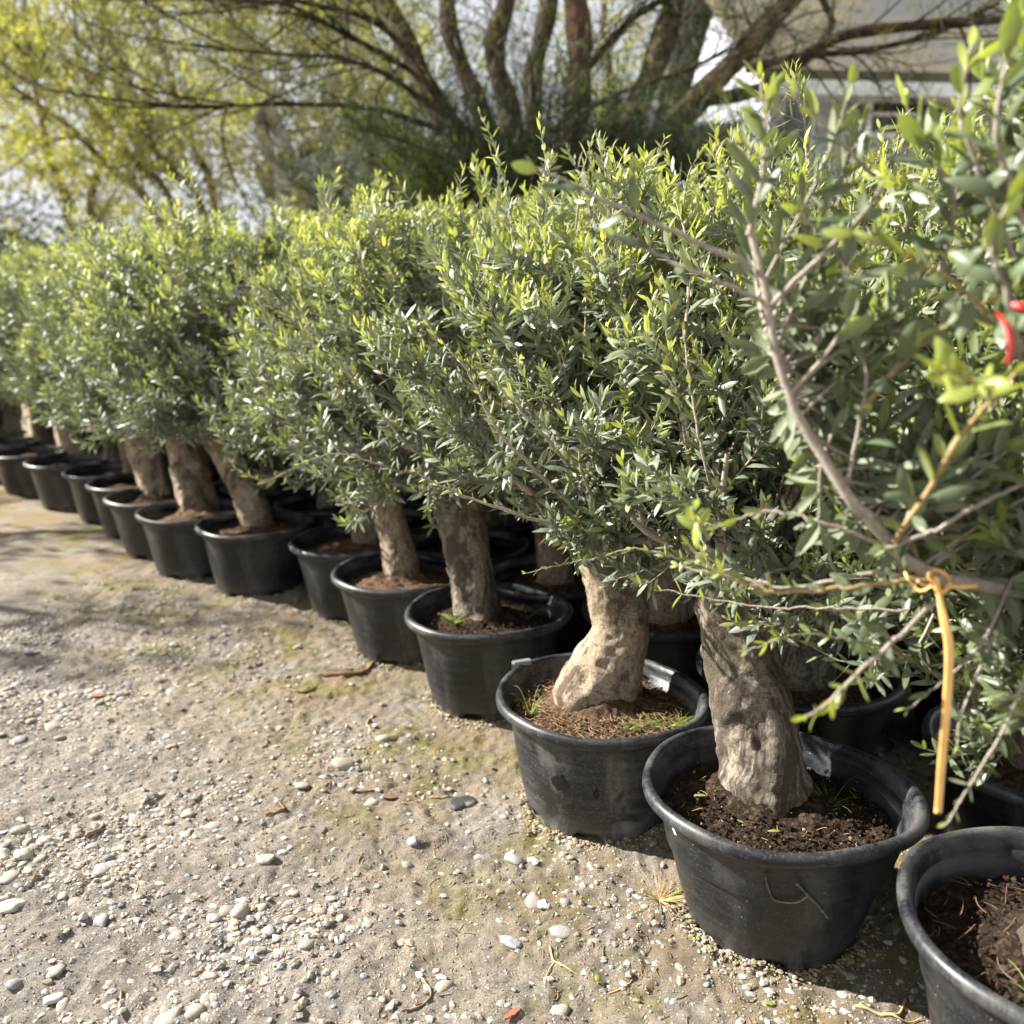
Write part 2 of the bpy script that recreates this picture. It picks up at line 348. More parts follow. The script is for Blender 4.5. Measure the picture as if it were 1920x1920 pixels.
# ------------------------------------------------------------------ ground
def lines(lo, hi, step, far_lo, far_hi):
    a = list(np.arange(lo, hi, step)); s = step; x = lo; L = []
    while x > far_lo: s *= 1.12; x -= s; L.append(x)
    s = step; x = a[-1]; Hh = []
    while x < far_hi: s *= 1.10; x += s; Hh.append(x)
    return np.array(L[::-1] + a + Hh)
gx = lines(-2.1, 1.3, .0095, -90, 90); gy = lines(1.2, 3.9, .0095, -30, 160)
X, Y = np.meshgrid(gx, gy); nx, ny = len(gx), len(gy)
mb = MB(); i = (np.arange(ny - 1)[:, None] * nx + np.arange(nx - 1)[None]).ravel()
mb.add(np.stack([X, Y, gh(X, Y)], -1), q=np.stack([i, i + 1, i + nx + 1, i + nx], 1))
ground = struct(obj('ground', mb.mesh('ground', M['ground'])))

def ico(sub, seed, flat=.6, rough=.18, long=1.3):
    import bmesh
    bm = bmesh.new(); bmesh.ops.create_icosphere(bm, subdivisions=sub, radius=1)
    bm.verts.ensure_lookup_table(); v = np.array([x.co[:] for x in bm.verts]); f = np.array([[q.index for q in p.verts] for p in bm.faces]); bm.free()
    r = 1 + rough * 2 * (vnoise(v[:, 0] * 1.3 + seed * 7 + 50, v[:, 1] * 1.3 + 50, v[:, 2] * 1.3 + 50) - .5) * 1.6
    v = v * r[:, None] * np.array((long, 1, flat)); return v, f
def rotz(v, a):
    c, s = np.cos(a), np.sin(a); return np.stack([v[..., 0] * c - v[..., 1] * s, v[..., 0] * s + v[..., 1] * c, v[..., 2]], -1)
def inpot(x, y, pad=.2): return any((x - p[0]) ** 2 + (y - p[1]) ** 2 < pad ** 2 for p in POTS)
FRONT = {'P': (.985, 1.337), 'B': (.606, 1.819), 'A': (.252, 2.305), 'C': (-.084, 3.003), 'D': (-.441, 3.496), 'D2': (-.738, 4.0), 'E': (-1.315, 4.383),
         'F': (-1.746, 4.70), 'G': (-2.087, 5.10), 'H': (-2.409, 5.548), 'I': (-2.759, 5.948), 'J': (-3.218, 6.33), 'K': (-3.742, 6.8), 'L': (-4.25, 7.35), 'M': (-4.72, 7.9), 'N': (-5.2, 8.5)}
POTS = list(FRONT.values())

rng = np.random.default_rng(11)
def density(x, y):          # where stones gather
    s = (x - .252) * RN[0] + (y - 2.305) * RN[1]
    g = vnoise(x * 1.7 + 30, y * 2.4 + 12) * .7 + vnoise(x * 5 + 3, y * 5 + 8) * .4
    d = np.clip((g - .40) * 2.6, .16, 1)
    d = d * np.where(s > -.75, .35, 1)
    return d * np.where(s > -.2, .3, 1)
# the loose gravel (uncountable): one object
n = 150000
gxx = rng.uniform(-2.3, 1.4, n); gyy = 1.2 + 3.3 * rng.random(n) ** 1.3
keep = rng.random(n) < density(gxx, gyy); gxx, gyy = gxx[keep][:33000], gyy[keep][:33000]; n = len(gxx)
bv, bf = ico(1, 2, .7, .3, 1.25); bv = bv
v12 = [ico(1, s, .65, .35, 1.3)[0][:] for s in range(6)]
import bmesh
_bm = bmesh.new(); bmesh.ops.create_icosphere(_bm, subdivisions=1, radius=1)
iv = np.array([x.co[:] for x in _bm.verts]); iff = np.array([[q.index for q in p.verts] for p in _bm.faces]); _bm.free()
jit = 1 + (rng.random((n, len(iv))) - .5) * .55
size = .0020 + .0082 * rng.random(n) ** 4.0
V = iv[None] * jit[:, :, None] * np.stack([size * rng.uniform(1, 1.6, n), size, size * rng.uniform(.45, .8, n)], 1)[:, None]
V = rotz(V, rng.uniform(0, 6.28, n)[:, None]) + np.stack([gxx, gyy, gh(gxx, gyy) + size * .02], 1)[:, None]
f = (iff[None] + (np.arange(n) * len(iv))[:, None, None]).reshape(-1, 3)
pal = np.array([(.30, .27, .225), (.38, .34, .28), (.43, .39, .33), (.20, .19, .18), (.32, .32, .32), (.45, .435, .41), (.27, .21, .15)])
col = np.repeat(np.concatenate([pal[rng.integers(0, 7, n)] * rng.uniform(.8, 1.15, (n, 1)), np.ones((n, 1))], 1), len(iv), 0)
mb = MB(); mb.add(V, t=f, a=col)
# grit gathered against the feet of the pots
n = 4200; pi_ = rng.integers(0, 7, n); pc = np.array(POTS[:7])[pi_]; an = rng.uniform(2.6, 6.2, n); ra = np.where(pi_ == 1, .190, .205) + np.abs(rng.normal(0, .022, n)) + .004
gxx = pc[:, 0] + ra * np.cos(an); gyy = pc[:, 1] + ra * np.sin(an); size = .0022 + .0045 * rng.random(n) ** 2.5
V = iv[None] * (1 + (rng.random((n, 12)) - .5) * .6)[:, :, None] * np.stack([size * 1.3, size, size * .6], 1)[:, None]
V = rotz(V, rng.uniform(0, 6.28, n)[:, None]) + np.stack([gxx, gyy, gh(gxx, gyy) + .006 * np.clip(1 - (ra - .205) / .03, 0, 1)], 1)[:, None]
gp = np.array([(.24, .19, .13), (.30, .25, .18), (.38, .33, .26), (.16, .13, .09), (.22, .20, .08)])
col = np.repeat(np.concatenate([gp[rng.integers(0, 5, n)], np.ones((n, 1))], 1), 12, 0)
mb.add(V, t=(iff[None] + (np.arange(n) * 12)[:, None, None]).reshape(-1, 3), a=col)
# grit between the chips: little flattened octahedra
n = 42000; ov = np.array([(1, 0, 0), (0, 1, 0), (-1, 0, 0), (0, -1, 0), (0, 0, 1), (0, 0, -1.)]); of = np.array([(0, 1, 4), (1, 2, 4), (2, 3, 4), (3, 0, 4), (1, 0, 5), (2, 1, 5), (3, 2, 5), (0, 3, 5)])
gxx = rng.uniform(-2.4, 1.3, n); gyy = 1.2 + 3.4 * rng.random(n) ** 1.5; size = .0013 + .0022 * rng.random(n) ** 2
V = ov[None] * (1 + (rng.random((n, 6)) - .5) * .7)[:, :, None] * np.stack([size * rng.uniform(1, 1.5, n), size, size * .8], 1)[:, None]
V = rotz(V, rng.uniform(0, 6.28, n)[:, None]) + np.stack([gxx, gyy, gh(gxx, gyy) + size * .15], 1)[:, None]
col = np.repeat(np.concatenate([pal[rng.integers(0, 7, n)] * rng.uniform(.6, 1.1, (n, 1)), np.ones((n, 1))], 1), 6, 0)
mb.add(V, t=(of[None] + (np.arange(n) * 6)[:, None, None]).reshape(-1, 3), a=col)
stuff(obj('gravel', mb.mesh('gravel', M['gravel'], False, True)), 'small grey and tan gravel chips scattered over the packed ground', 'gravel')
# the larger pebbles: parts of the ground
pv = []
for s in range(7):
    v, f = ico(2, s + 3, random.uniform(.45, .7), .22, random.uniform(1.1, 1.6))
    for mm in ('stone_a', 'stone_b', 'stone_c'):
        b_ = MB(); b_.add(v, t=f); pv.append(b_.mesh('pebble', M[mm]))
cnt = 0
while cnt < 285:
    x = random.uniform(-2.0, 1.0); y = 1.25 + 2.6 * random.random() ** 1.4
    if inpot(x, y, .3) or random.random() > density(x, y) ** 1.2: continue
    s = random.choice((.009, .011, .014, .017)) * random.uniform(.8, 1.3)
    if random.random() < .06: s *= 1.5
    o = obj('pebble', random.choice(pv), ground, (x, y, float(gh(x, y)) - s * .02)); o.scale = (s, s, s)
    o.rotation_euler = (random.uniform(-.3, .3), random.uniform(-.3, .3), random.uniform(0, 6.3)); cnt += 1
# the stones one can name
def loose(u, v, s, m, label, flat=.5, long=1.4, rz=0., seed=1, name='stone'):
    p = gz(u, v); vv, ff = ico(3, seed, flat, .2, long); b_ = MB(); b_.add(vv * s, t=ff)
    o = obj(name, b_.mesh(name, M[m]), None, (p[0], p[1], float(gh(p[0], p[1])) + s * flat * .45)); o.rotation_euler = (0, .08, rz)
    return tag(o, label, 'stone')
loose(868, 1502, .034, 'slate', 'smooth dark slate stone lying on mossy ground left of the scuffed pot', .35, 1.45, .5, 2)
loose(776, 1582, .017, 'mauve', 'mauve grey pebble below the dark slate stone', .5, 1.05, .3, 9)
loose(1020, 1702, .014, 'stone_w', 'whitish angular pebble on brown earth below the moss patch', .65, 1.15, 0, 4)
loose(48, 1608, .021, 'stone_a', 'pale grey rounded pebble touching another at the left edge', .5, 1.3, .2, 5)
loose(4, 1606, .022, 'stone_a', 'grey pebble cut by the left picture edge beside a paler one', .5, 1.2, 0, 6)
loose(84, 1578, .016, 'stone_b', 'round tan pebble just above the pair at the left edge', .55, 1.1, .4, 7)
loose(355, 1527, .018, 'stone_a', 'broad light grey stone set in gravel left of centre', .4, 1.3, .3, 8)
loose(500, 1612, .018, 'stone_a', 'flat grey stone with a small white pebble leaning on its right end', .45, 1.4, .3, 11)
loose(530, 1597, .010, 'stone_w', 'small white pebble leaning on a flat grey stone', .6, 1.2, .3, 12)
loose(22, 1702, .020, 'stone_b', 'pale stone in the gravel at the lower left edge', .5, 1.6, .4, 13)
loose(402, 1722, .014, 'stone_c', 'roundish blue grey pebble in gravel at lower left centre', .55, 1.15, 0, 14)
loose(100, 1870, .014, 'stone_w', 'lone white oval pebble near the lower left corner', .6, 1.4, .4, 15)
loose(955, 1762, .020, 'stone_c', 'flat lilac grey stone flush with the ground below the moss', .22, 1.35, -.4, 16)

def stick(u0, v0, u1, v1, r, m, label, name='twig', cat='twig', bend=.02, fork=False):
    a = gz(u0, v0); b = gz(u1, v1); mid = (a + b) / 2 + np.array((b[1] - a[1], a[0] - b[0], 0)) * bend * 8
    C = spline([a, mid, b], 14); C[:, 2] = gh(C[:, 0], C[:, 1]) + r * .8
    b_ = MB(); rr = r * (1 - .45 * np.linspace(0, 1, 14)) * (1 + .25 * np.sin(np.arange(14) * 1.9)); rr[0] *= .3; rr[-1] *= .3
    v, q = tubes((C - a)[None], rr[None], 6); b_.add(v, q=q)
    if fork:
        D = spline([C[5], C[5] + (C[9] - C[5]) * .7 + np.array((b[1] - a[1], a[0] - b[0], 0)) * fork, C[5] + (C[12] - C[5]) * .9 + np.array((b[1] - a[1], a[0] - b[0], 0)) * fork * 2], 8)
        D[:, 2] = gh(D[:, 0], D[:, 1]) + r
        v, q = tubes((D - a)[None], np.linspace(r * .7, r * .3, 8)[None], 6); b_.add(v, q=q)
    return tag(obj(name, b_.mesh(name, M[m]), None, tuple(a)), label, cat)
def chip(u, v, l, w_, m, label, rz, name='bark_chip', cat='bark', t=.004, tilt=.1):
    p = gz(u, v); b_ = MB(); k = 7; th = np.linspace(-1, 1, k)
    hw = w_ / 2 * (1 - np.abs(th) ** 2.5 * .75) * (1 + .25 * np.sin(th * 9 + rz))
    for zz in (0, t): b_.add(np.concatenate([np.stack([th * l / 2, -hw, zz + .15 * l * (1 - th ** 2) * .3 + 0 * th], 1), np.stack([th * l / 2, hw, zz + .1 * l * (1 - th ** 2) * .3], 1)]))
    q = []
    for i_ in range(k - 1): q += [(i_, i_ + 1, i_ + 1 + k, i_ + k), (2 * k + i_, 3 * k + i_, 3 * k + i_ + 1, 2 * k + i_ + 1), (i_, 2 * k + i_, 2 * k + i_ + 1, i_ + 1), (k + i_, k + i_ + 1, 3 * k + i_ + 1, 3 * k + i_)]
    q += [(0, k, 3 * k, 2 * k), (k - 1, 3 * k - 1, 4 * k - 1, 2 * k - 1)]
    b_.q = [np.array(q)]
    o = obj(name, b_.mesh(name, M[m], False), None, (p[0], p[1], float(gh(p[0], p[1])) + .002)); o.rotation_euler = (tilt, tilt, rz); return tag(o, label, cat)
stick(600, 1268, 705, 1243, .011, 'chip', 'orange brown stick pointing at the base of a far black pot', 'stick', 'stick', .05)
stick(538, 1297, 598, 1292, .005, 'chip', 'thin brown stick on pale sand left of the pots', 'stick', 'stick', .05)
chip(185, 1308, .05, .025, 'redchip', 'reddish orange chip on the pale sandy patch', .6)
chip(690, 1483, .07, .018, 'graytwig', 'long grey wood chip left of the dark slate stone', .35)
chip(730, 1492, .045, .022, 'chip', 'pinkish bark flake between wood chip and slate stone', .1)
stick(496, 1530, 522, 1508, .006, 'chip', 'short curled brown twig lying in the gravel', 'twig', 'twig', .08)
stick(160, 1570, 195, 1545, .009, 'graytwig', 'stubby grey brown stick among pebbles at left', 'stick', 'stick', .03)
stick(1030, 1775, 1085, 1830, .0028, 'straw', 'forked yellow straw stem on the ground at lower centre', 'straw_stem', 'straw', .02, .35)
stick(790, 1828, 748, 1900, .0035, 'graytwig', 'bent grey twig standing out of the gravel at lower centre', 'twig', 'twig', -.05)
stick(228, 1858, 262, 1925, .0025, 'graytwig', 'thin straight twig at the lower left border', 'twig', 'twig', .02)
stick(185, 1638, 250, 1688, .002, 'straw', 'fine orange straw curved across sandy gravel at left', 'straw_stem', 'straw', -.04)
stick(1138, 1865, 1188, 1835, .0018, 'straw', 'short straw stem right of the fallen green leaf', 'straw_stem', 'straw', .02)
stick(700, 1340, 702, 1375, .003, 'straw', 'small upright straw left of the pot with weeds', 'straw_stem', 'straw', .02)
stick(805, 1495, 850, 1487, .0025, 'straw', 'tan stem touching the dark slate stone', 'straw_stem', 'straw', .02)
stick(1600, 1895, 1700, 1870, .004, 'straw', 'pale straw near the foot of the nearest pot', 'straw_stem', 'straw', .04, .2)
chip(960, 1903, .045, .012, 'redchip', 'bright rust red chip at the bottom border', .8)
chip(1350, 1765, .016, .010, 'redchip', 'tiny orange flake at the foot of the second pot', .3)
# ------------------------------------------------------------------ leaves
def make_template(kind):
    if kind == 'full': ys = [.28, .66]; ws = [.86, .92]
    elif kind == 'big': ys = [.14, .36, .62, .86]; ws = [.42, .88, 1.0, .60]
    else: ys = [.5]; ws = [1.]
    v = [(0, 0, 0)]
    for y, w_ in zip(ys, ws): v += [(-w_, y, .0), (0, y, -.22), (w_, y, .0)]
    v.append((0, 1, 0)); k = len(ys); t = [(0, 2, 1), (0, 3, 2)]; q = []
    for i_ in range(k - 1):
        a = 1 + 3 * i_; q += [(a, a + 1, a + 4, a + 3), (a + 1, a + 2, a + 5, a + 4)]
    a = 1 + 3 * (k - 1); t += [(a, a + 1, len(v) - 1), (a + 1, a + 2, len(v) - 1)]
    return np.array(v, float), np.array(q).reshape(-1, 4), np.array(t)
TPL = {k: make_template(k) for k in ('full', 'big', 'low')}
def leaf_verts(L, kind):    # L: dict with P, A (axis), Nn, len, wid, curl
    v, q, t = TPL[kind]; n = len(L['P'])
    A = L['A']; Nn = nrm(L['Nn'] - A * (L['Nn'] * A).sum(-1, keepdims=True)); S = np.cross(A, Nn)
    x = v[:, 0][None] * (L['wid'] / 2)[:, None]; y = v[:, 1][None] * L['len'][:, None]
    z = v[:, 2][None] * (L['wid'] / 2)[:, None] * -1.0 * 1.0
    z = -z * -1 - L['curl'][:, None] * L['len'][:, None] * v[:, 1][None] ** 2
    return L['P'][:, None] + x[..., None] * S[:, None] + y[..., None] * A[:, None] + z[..., None] * Nn[:, None]
def leaf_mesh(L, kind, name, m):
    v, q, t = TPL[kind]; n = len(L['P']); V = leaf_verts(L, kind); k = len(v); off = (np.arange(n) * k)[:, None, None]
    a = np.stack([L['age'], L['rnd'], np.zeros(n), np.ones(n)], 1)
    mb = MB(); mb.add(V, q=(q[None] + off).reshape(-1, 4) if len(q) else None, t=(t[None] + off).reshape(-1, 3), a=np.repeat(a, k, 0))
    return mb.mesh(name, M[m], True, True)
def take(L, idx): return {k: v[idx] for k, v in L.items()}
def cat(Ls): return {k: np.concatenate([l[k] for l in Ls]) for k in Ls[0]}
def nodes_to_leaves(P, T, frac, young, rng, l0, wr, phase=None, per=2):
    # P,T (S,K,3) nodes along each shoot; frac (K) 0..1 to the tip; young (S)
    S, K, _ = P.shape; out = []
    ref = nrm(np.array([.2, .3, .93]) + 0 * T); bad = np.abs((ref * T).sum(-1)) > .9; ref[bad] = nrm(np.array([.9, .3, .1]))
    U = nrm(np.cross(T, ref)); W = np.cross(T, U)
    ph = rng.uniform(0, 6.28, (S, 1)) + (np.arange(K) % 2)[None] * (math.pi / 2) + rng.normal(0, .25, (S, K))
    for s in range(per):
        a = ph + s * math.pi + rng.normal(0, .3, (S, K))
        rad = U * np.cos(a)[..., None] + W * np.sin(a)[..., None]
        ang = np.radians(56 - 32 * frac[None] ** 2 + rng.normal(0, 13, (S, K)))
        A = nrm(T * np.cos(ang)[..., None] + rad * np.sin(ang)[..., None] + np.array([0, 0, .10]))
        Nn = nrm(T - A * (T * A).sum(-1, keepdims=True) + .25 * rng.normal(0, 1, T.shape))
        ln = l0 * (1 - .45 * frac[None] ** 3) * rng.uniform(.60, 1.20, (S, K))
        age = np.clip((frac[None] - (1 - young[:, None])) * 1.7 + rng.normal(0, .1, (S, K)), 0, 1)
        out.append(dict(P=P.reshape(-1, 3), A=A.reshape(-1, 3), Nn=Nn.reshape(-1, 3), len=ln.ravel(), wid=(ln * wr * rng.uniform(.8, 1.2, (S, K))).ravel(),
                        curl=rng.normal(.10, .14, S * K), age=age.ravel(), rnd=rng.random(S * K)))
    return cat(out)
def bez(P0, P1, P2, P3, t):
    t = np.asarray(t)[..., None]; u = 1 - t
    P = u ** 3 * P0[:, None] + 3 * u * u * t * P1[:, None] + 3 * u * t * t * P2[:, None] + t ** 3 * P3[:, None]
    T = 3 * u * u * (P1 - P0)[:, None] + 6 * u * t * (P2 - P1)[:, None] + 3 * t * t * (P3 - P2)[:, None]
    return P, nrm(T)
def crown(seed, top, R_=.50, zt=1.88, zb=.74, n_sh=230, n_side=3, l0=.046, wr=.27, dens=1.0, bias=(0, 0)):
    rng = np.random.default_rng(seed); top = np.array(top, float)
    n = n_sh; h = rng.random(n) ** .85; phi = rng.uniform(0, 2 * math.pi, n)
    prof = np.interp(h, [0, .12, .4, .75, 1], [.62, .88, 1, .86, .50])
    r = R_ * prof * rng.random(n) ** .38 * np.where(rng.random(n) < .20, rng.uniform(1.08, 1.36, n), 1)
    r *= 1 + .20 * np.sin(phi * 3 + seed) * np.sin(h * 6 + seed)
    tip = np.stack([top[0] + bias[0] + r * np.cos(phi), top[1] + bias[1] + r * np.sin(phi), zb + (zt - zb) * h + rng.normal(0, .03, n)], 1)
    lead = rng.random(n) < .13; tip[lead & (h > .6), 2] += rng.uniform(.04, .15, (lead & (h > .6)).sum())
    out = np.stack([np.cos(phi), np.sin(phi), 0 * phi], 1)
    ed = nrm(out * (.25 + .75 * r[:, None] / R_) * (1 - .55 * h[:, None]) + np.array([0, 0, 1]) * (.30 + .75 * h[:, None]) + rng.normal(0, .16, (n, 3)))
    # boughs
    nb = 13; bphi = np.arange(nb) * 2.4 + rng.uniform(0, 6); bh = (np.arange(nb) + .5) / nb
    be = np.stack([top[0] + .62 * R_ * np.cos(bphi) * (1 - .4 * bh), top[1] + .62 * R_ * np.sin(bphi) * (1 - .4 * bh), zb + (zt - zb) * (.18 + .62 * bh)], 1)
    bo = np.stack([np.cos(bphi), np.sin(bphi), 0 * bphi], 1)
    B0 = np.tile(top, (nb, 1)) + bo * .03; B1 = B0 + (bo * .12 + np.array([0, 0, .10])); B2 = be - np.array([0, 0, .12]) + rng.normal(0, .03, (nb, 3))
    BC, BT = bez(B0, B1, B2, be, np.tile(np.linspace(0, 1, 9), (nb, 1)))
    BR = np.linspace(.019, .005, 9)[None] * rng.uniform(.7, 1.15, (nb, 1))
    # each shoot leaves the bough nearest to it
    dd = np.linalg.norm(tip[:, None] - be[None], axis=2); bi = dd.argmin(1); tt = rng.integers(1, 8, n)
    S0 = BC[bi, tt]; ln = np.linalg.norm(tip - S0, axis=1, keepdims=True)
    P1 = S0 + ln * .35 * nrm(BT[bi, tt] * .6 + nrm(tip - S0)); P2 = tip - ed * ln * .42
    C, _ = bez(S0, P1, P2, tip, np.tile(np.linspace(0, 1, 8), (n, 1)))
    rad = np.linspace(.0050, .0014, 8)[None] * (.7 + ln)
    lf = np.minimum(.92, rng.uniform(.26, .44, (n, 1)) / np.maximum(ln, .2)); K = max(6, int(14 * dens))
    fr = 1 - (1 - np.linspace(0, 1, K)) ** 1.35; tpar = 1 - lf * (1 - fr[None]); P, T = bez(S0, P1, P2, tip, tpar)
    young = np.clip(.10 + .58 * h ** 1.3 + rng.normal(0, .13, n), 0, .85)
    Ls = [nodes_to_leaves(P, T, fr, young, rng, l0, wr)]
    curves = [(C, rad)]
    # side sprigs
    for k in range(n_side):
        m = n; ti = rng.uniform(.35, .93, (m, 1)); Q, QT = bez(S0, P1, P2, tip, 1 - lf * (1 - ti)); Q = Q[:, 0]; QT = QT[:, 0]
        rd = nrm(rng.normal(0, 1, (m, 3)) + out * .5 + np.array([0, 0, .25])); L_ = rng.uniform(.06, .17, (m, 1))
        d0 = nrm(QT * .7 + rd); e = Q + L_ * nrm(QT * .55 + rd * .7 + np.array([0, 0, .35]))
        q1 = Q + d0 * L_ * .4; q2 = e - nrm(d0 * .4 + np.array([0, 0, .7]) + QT * .3) * L_ * .35
        C2, _ = bez(Q, q1, q2, e, np.tile(np.linspace(0, 1, 4), (m, 1))); curves.append((C2, np.linspace(.0016, .0008, 4)[None] * np.ones((m, 1))))
        K2 = max(4, int(7 * dens)); f2 = np.linspace(0, 1, K2); P, T = bez(Q, q1, q2, e, np.tile(.2 + .8 * f2, (m, 1)))
        Ls.append(nodes_to_leaves(P, T, f2, np.clip(young + rng.normal(.04, .12, n), 0, .9), rng, l0 * .86, wr))
    L = cat(Ls)
    return L, curves, (BC, BR)
def twig_mesh(curves, name='twigs', m='twig', sides=3):
    mb = MB()
    for C, r in curves: v, q = tubes(C, np.broadcast_to(r, C.shape[:2]), sides); mb.add(v, q=q)
    return mb.mesh(name, M[m])

# ready crowns shared by the trees further along
TOP0 = (0, 0, .74)
SHARED = []
for s in range(4):
    L, cv, bo = crown(100 + s, TOP0, .585, 1.75 + .02 * s, .71, 215, 4, .067, .225)
    SHARED.append((leaf_mesh(L, 'full', 'foliage', 'leaf'), twig_mesh(cv), twig_mesh([bo], 'boughs', 'twig', 6)))

# single leaves kept as objects: a set of shared leaf meshes
def leaf_protos(kind, m):
    out = []
    for age in (0., .35, .8):
        for rn in (.1, .5, .9):
            for cu in (.02, .22):
                L = dict(P=np.zeros((1, 3)), A=np.array([[0, 1., 0]]), Nn=np.array([[0, 0, 1.]]), len=np.array([1.]), wid=np.array([1.]), curl=np.array([cu]), age=np.array([age]), rnd=np.array([rn]))
                out.append(((age, rn, cu), leaf_mesh(L, kind, 'leaf', m)))
    return out
PROTO = {'full': leaf_protos('full', 'leaf'), 'big': leaf_protos('big', 'bigleaf')}
def leaf_parts(L, kind, parent, origin, limit=290):
    """the leaves that show largest become objects; returns the rest"""
    Wp = L['P'] + np.array(origin); d = np.linalg.norm(Wp - np.array((0, 0, CH)), axis=1)
    fw = Wp[:, 1] * cp - (Wp[:, 2] - CH) * sp; uu = 960 + F * Wp[:, 0] / np.maximum(fw, .1); vv = 960 - F * (Wp[:, 1] * sp + (Wp[:, 2] - CH) * cp) / np.maximum(fw, .1)
    vis = (uu > 0) & (uu < 1920) & (vv > 0) & (vv < 1920) & (fw > .2)
    size = np.where(vis, L['len'] / d, 0); order = np.argsort(-size)[:limit]; order = order[size[order] > 0]
    pr = PROTO[kind]
    A = L['A'][order]; Nn = nrm(L['Nn'][order] - A * (L['Nn'][order] * A).sum(-1, keepdims=True)); S = np.cross(A, Nn)
    for i_, k in enumerate(order):
        a, rn, cu = L['age'][k], L['rnd'][k], L['curl'][k]
        me = min(pr, key=lambda p: abs(p[0][0] - a) + .6 * abs(p[0][1] - rn) + abs(p[0][2] - cu))[1]
        o = bpy.data.objects.new('leaf', me); COL.objects.link(o); o.parent = parent
        ln, wd = L['len'][k], L['wid'][k]; ax, nn, ss = A[i_], Nn[i_], S[i_]
        o.matrix_basis = Matrix(((ss[0] * wd, ax[0] * ln, nn[0] * ln, L['P'][k][0]), (ss[1] * wd, ax[1] * ln, nn[1] * ln, L['P'][k][1]), (ss[2] * wd, ax[2] * ln, nn[2] * ln, L['P'][k][2]), (0, 0, 0, 1)))
    rest = np.ones(len(L['P']), bool); rest[order] = False
    return take(L, rest)

# ------------------------------------------------------------------ pots, soil, trunks
def pot_mesh(seed, oval=.02,  notch=(4.4, 5.3, 2.6), height=.33, taper=1):
    th = np.linspace(0, 2 * math.pi, 97)[:-1]; r_ = random.Random(seed); p2 = r_.uniform(0, 3.1); p3 = r_.uniform(0, 2)
    def shape(amt): return 1 + amt * np.cos(2 * (th - p2)) + amt * .5 * np.cos(3 * (th - p3)) + amt * .25 * np.cos(5 * th + p2)
    prof = [(.204, 0), (.207, .012), (.2105, .03), (.2125, .034), (.218, .060), (.225, .09), (.2335, .135), (.242, .18), (.2495, .218), (.2565, .255), (.262, .278), (.266, .296), (.270, .306)]
    inner = [(.264, .306), (.255, .255), (.245, .20)]
    V = []; s_ = height / .33
    for k, (r0, z) in enumerate(prof + inner):
        if taper != 1 and k < len(prof): r0 *= 1 - (1 - taper) * (1 - z / .306)
        zz = np.full(96, z * s_)
        if k < 2:
            for c in notch:
                d = np.abs((th - c + math.pi) % (2 * math.pi) - math.pi); zz = np.where(d < .16, .020 + .001 * k, zz)
        dn = 1 + .020 * (vnoise(np.cos(th) * 2.2 + seed + 9, np.sin(th) * 2.2 + 9, z * 7 + seed) - .5) + .008 * (vnoise(np.cos(th) * 7 + seed + 29, np.sin(th) * 7 + 29, z * 20) - .5) if k < len(prof) - 1 else 1
        V.append(np.stack([r0 * np.cos(th) * shape(oval * z / .3) * dn, r0 * np.sin(th) * shape(oval * z / .3) * dn, zz], 1))
    K = len(V); V = np.concatenate(V); j = np.arange(96); q = []
    for k in range(K - 1): q.append(np.stack([k * 96 + j, k * 96 + (j + 1) % 96, (k + 1) * 96 + (j + 1) % 96, (k + 1) * 96 + j], 1))
    mb = MB(); mb.add(V, q=np.concatenate(q))
    c = [[(0, 0, .012)]]; mb.add(np.concatenate([[(0, 0, .022)], np.stack([.196 * taper * np.cos(th), .196 * taper * np.sin(th), 0 * th + .022], 1)]), t=[(0, 1 + a, 1 + (a + 1) % 96) for a in range(96)])
    rimp = [(.2705, .300), (.2725, .307), (.284, .309), (.293, .313), (.2985, .320), (.300, .329), (.2975, .338), (.291, .3435), (.283, .344), (.277, .340), (.2725, .330), (.2655, .308), (.2645, .300)]
    V = []
    wob = .003 * np.cos(2 * th + p3) + .002 * np.cos(5 * th)
    for r0, z in rimp: V.append(np.stack([r0 * np.cos(th) * shape(oval), r0 * np.sin(th) * shape(oval), z * s_ + wob], 1))
    K = len(V); V = np.concatenate(V); q = []
    for k in range(K - 1): q.append(np.stack([k * 96 + j, k * 96 + (j + 1) % 96, (k + 1) * 96 + (j + 1) % 96, (k + 1) * 96 + j], 1))
    m2 = MB(); m2.add(V, q=np.concatenate(q)); return mb, m2, shape(oval * .9)
def soil_mesh(seed, z, m, shp, base=(0, 0), rt=.08):
    K = 34; th = np.linspace(0, 2 * math.pi, 97)[:-1]; rr = np.linspace(.0, 1, K) * .2535
    x = rr[:, None] * np.cos(th) * shp; y = rr[:, None] * np.sin(th) * shp
    d = np.hypot(x - base[0], y - base[1])
    h = z + .022 * (vnoise(x * 9 + seed * 5 + 20, y * 9 + 20) - .5) + .014 * (vnoise(x * 32 + seed + 20, y * 32 + 20) - .5) + .009 * (vnoise(x * 90 + seed + 60, y * 90 + 20) - .5) + .020 * np.exp(-((d - rt) / .045) ** 2) * (.6 + .9 * vnoise(x * 24 + 9, y * 24 + seed)) - .010 * (rr / .25)[:, None] ** 4
    j = np.arange(96); q = np.concatenate([np.stack([k * 96 + j, k * 96 + (j + 1) % 96, (k + 1) * 96 + (j + 1) % 96, (k + 1) * 96 + j], 1) for k in range(K - 1)])
    mb = MB(); mb.add(np.stack([x, y, h], -1), q=q); 
    return mb.mesh('soil', M[m])
